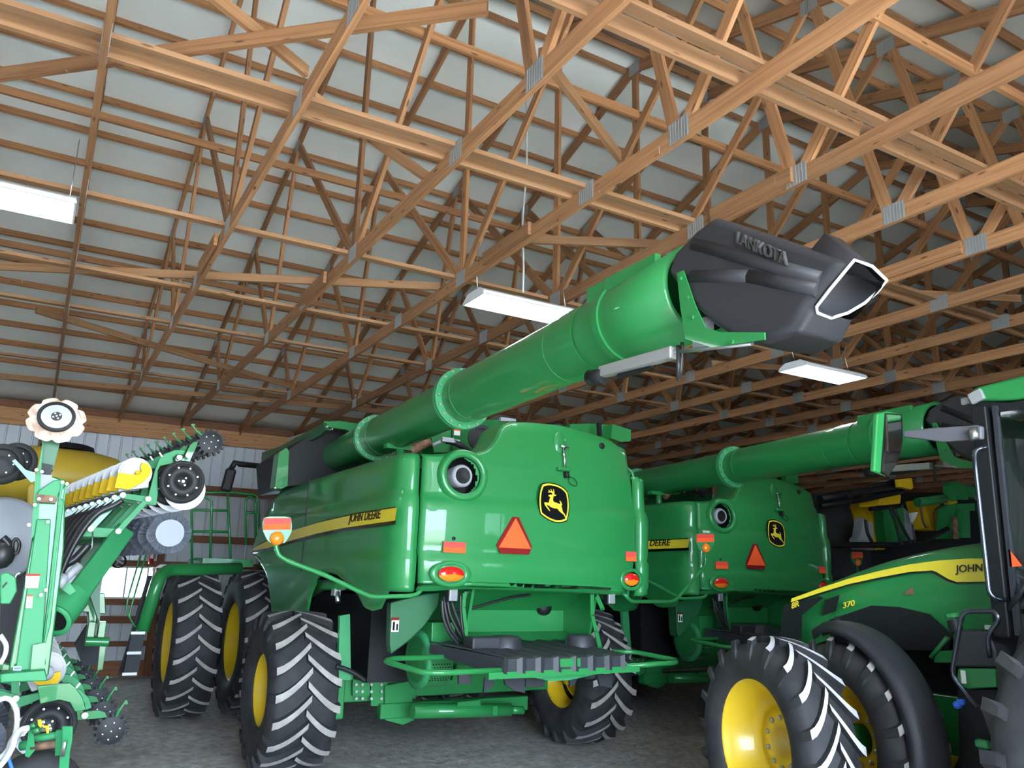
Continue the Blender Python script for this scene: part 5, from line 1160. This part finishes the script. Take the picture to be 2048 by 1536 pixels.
# ------------------------------------------------------------ machine far right behind the second combine
OS = (14.3, 9.6, 0)
SP = thing('field_sprayer', 'dark folded implement with black booms and yellow tanks behind the tractor hood', 'farm implement', OS)
def s_(us, y, th, name, m_, **k): return MB().prism([Y_(u, v, y) for u, v in us], (0, th, 0)).build(name, m_, SP, **k)
s_(((1640, 985), (1735, 985), (1745, 1150), (1640, 1155)), 10.3, .4, 'black_cover', 'cloth')
MB().box((15.1, 10.6, .75), (4.0, 1.2, 1.5)).build('chassis', 'black', SP)
s_(((1655, 1000), (1740, 985), (1900, 985), (2010, 1000), (2010, 1160), (1650, 1170)), 11.0, .3, 'shade_backing', 'black')  # added dark backing standing in for shade, hides the pale wall behind
s_(((1728, 1033), (1722, 1070), (1716, 1078), (1720, 1098), (1750, 1101), (1746, 1045), (1733, 1040)), 9.6, .2, 'white_panel', 'lgrey', bev=.02)
s_(((1732, 996), (1762, 995), (1768, 1030), (1772, 1100), (1750, 1100), (1742, 1040)), 9.9, .4, 'yellow_tank', 'pyellow', bev=.03)
s_(((1762, 988), (1780, 985), (1800, 984), (1803, 992), (1801, 1008), (1765, 1013), (1755, 1012)), 9.3, .4, 'yellow_cover', 'pyellow', bev=.02)
s_(((1765, 1015), (1795, 1015), (1800, 1060), (1803, 1092), (1774, 1092), (1768, 1060)), 9.7, .2, 'green_panel', 'green')
s_(((1793, 1008), (1806, 1010), (1812, 1080), (1806, 1085), (1796, 1040)), 9.6, .15, 'green_upright', 'green')
s_(((1806, 1015), (1825, 1030), (1832, 1080), (1822, 1088), (1806, 1085)), 9.8, .2, 'grey_panel', 'lgrey')
s_(((1822, 1026), (1836, 1024), (1832, 1035), (1826, 1045)), 9.5, .05, 'white_tag', 'white')
s_(((1845, 1000), (1862, 998), (1880, 1005), (1890, 1040), (1885, 1062), (1864, 1060)), 9.9, .4, 'rear_yellow_tank', 'pyellow', bev=.03)
s_(((1890, 995), (1912, 990), (1915, 1006), (1900, 1010)), 9.4, .1, 'small_yellow_cover', 'yellow')
for us, r_ in ((((1640, 999), (1700, 986), (1760, 978), (1804, 970)), .07), (((1640, 1012), (1720, 1000), (1805, 982)), .05), (((1640, 1088), (1715, 1090), (1790, 1090), (1850, 1082), (1895, 1058)), .05), (((1740, 1018), (1800, 1012)), .04), (((1735, 975), (1760, 968), (1800, 964)), .03)):
    MB().tube([Y_(u, v, 9.1) for u, v in us], r_, 8).build('boom_tube', 'black', SP)
for us, r_ in ((((1780, 1015), (1796, 1060), (1804, 1090)), .03), (((1787, 1015), (1808, 1060), (1822, 1085)), .03), (((1731, 1040), (1735, 1065), (1745, 1085)), .03), (((1694, 985), (1697, 992), (1706, 994)), .015), (((1702, 1000), (1698, 1020)), .012), (((1868, 1050), (1870, 1020), (1895, 1010)), .012), (((1840, 1000), (1845, 1040), (1852, 1055)), .02), (((1825, 1050), (1830, 1085)), .02)):
    MB().tube(smoothpath([Y_(u, v, 9.0) for u, v in us], 4), r_, 6).build('boom_hose', 'hose', SP)
s_(((1801, 958), (1824, 956), (1828, 976), (1823, 979), (1803, 974)), 8.8, .12, 'yellow_end_cap', 'pyellow', bev=.01)
MB().tube([Y_(1835, 1005, 9.2), Y_(1888, 997, 9.2)], .085, 14).build('lift_cylinder', 'green', SP)
for us in (((1909, 970), (1915, 962), (1922, 968), (1932, 970), (1938, 1000), (1912, 1000)), ((1930, 972), (1980, 975), (1980, 1000), (1936, 995)), ((1900, 1010), (1912, 1010), (1905, 1078), (1896, 1078)), ((1912, 1008), (1950, 1006), (1950, 1022), (1912, 1020)), ((1924, 1020), (1940, 1020), (1942, 1076), (1924, 1076))):
    s_(us, 9.2, .25, 'green_mast', 'green', bev=.01)
MB().tube([Y_(u, v, 8.9) for u, v in ((1909, 1035), (1912, 1078))], .05, 8).build('strut', 'rust', SP)
MB().tube([Y_(1955, 995, 8.9), Y_(1985, 996, 8.9)], .06, 10).build('hydraulic_rod', 'metal', SP)
s_(((1703, 1108), (1726, 1108), (1725, 1118), (1703, 1118)), 8.9, .03, 'reflector', 'orange') if False else None
# ------------------------------------------------------------ small things on the far wall
c = Y_(237, 1122, 18.1); t = thing('wall_fan', 'round dark fan hanging by the far wall above the bright window', 'fan', c)
MB().lathe([(-.05, .11), (-.05, .145), (.05, .145), (.05, .11)], c, (0, 1, 0), 24, closed=True).build('fan_ring', 'black', t)
MB().lathe([(-.02, .03), (-.02, .0005)], c, (0, 1, 0), 12).box(c, (.24, .01, .04), rot=Matrix.Rotation(.5, 3, 'Y')).box(c, (.24, .01, .04), rot=Matrix.Rotation(2.0, 3, 'Y')).build('fan_blades', 'grey', t)
MB().tube([c+V((0, .0, .14)), c+V((.02, 0, .35)), c+V((0, .14, .42))], .008, 6).build('bracket', 'black', t)
c = Y_(303, 1112, 18.31); t = thing('fire_extinguisher', 'red fire extinguisher on the wall post behind the railing', 'fire extinguisher', c)
MB().lathe([(-.16, .0005), (-.16, .05), (.12, .055), (.16, .02), (.2, .02)], c, (0, 0, 1), 18).build('bottle', 'bred', t); MB().box(c+V((0, -.055, .0)), (.06, .005, .1)).build('label_plate', 'white', t); MB().tube([c+V((0, 0, .2)), c+V((.06, 0, .16)), c+V((.07, 0, -.05))], .008, 6).build('hose', 'hose', t)
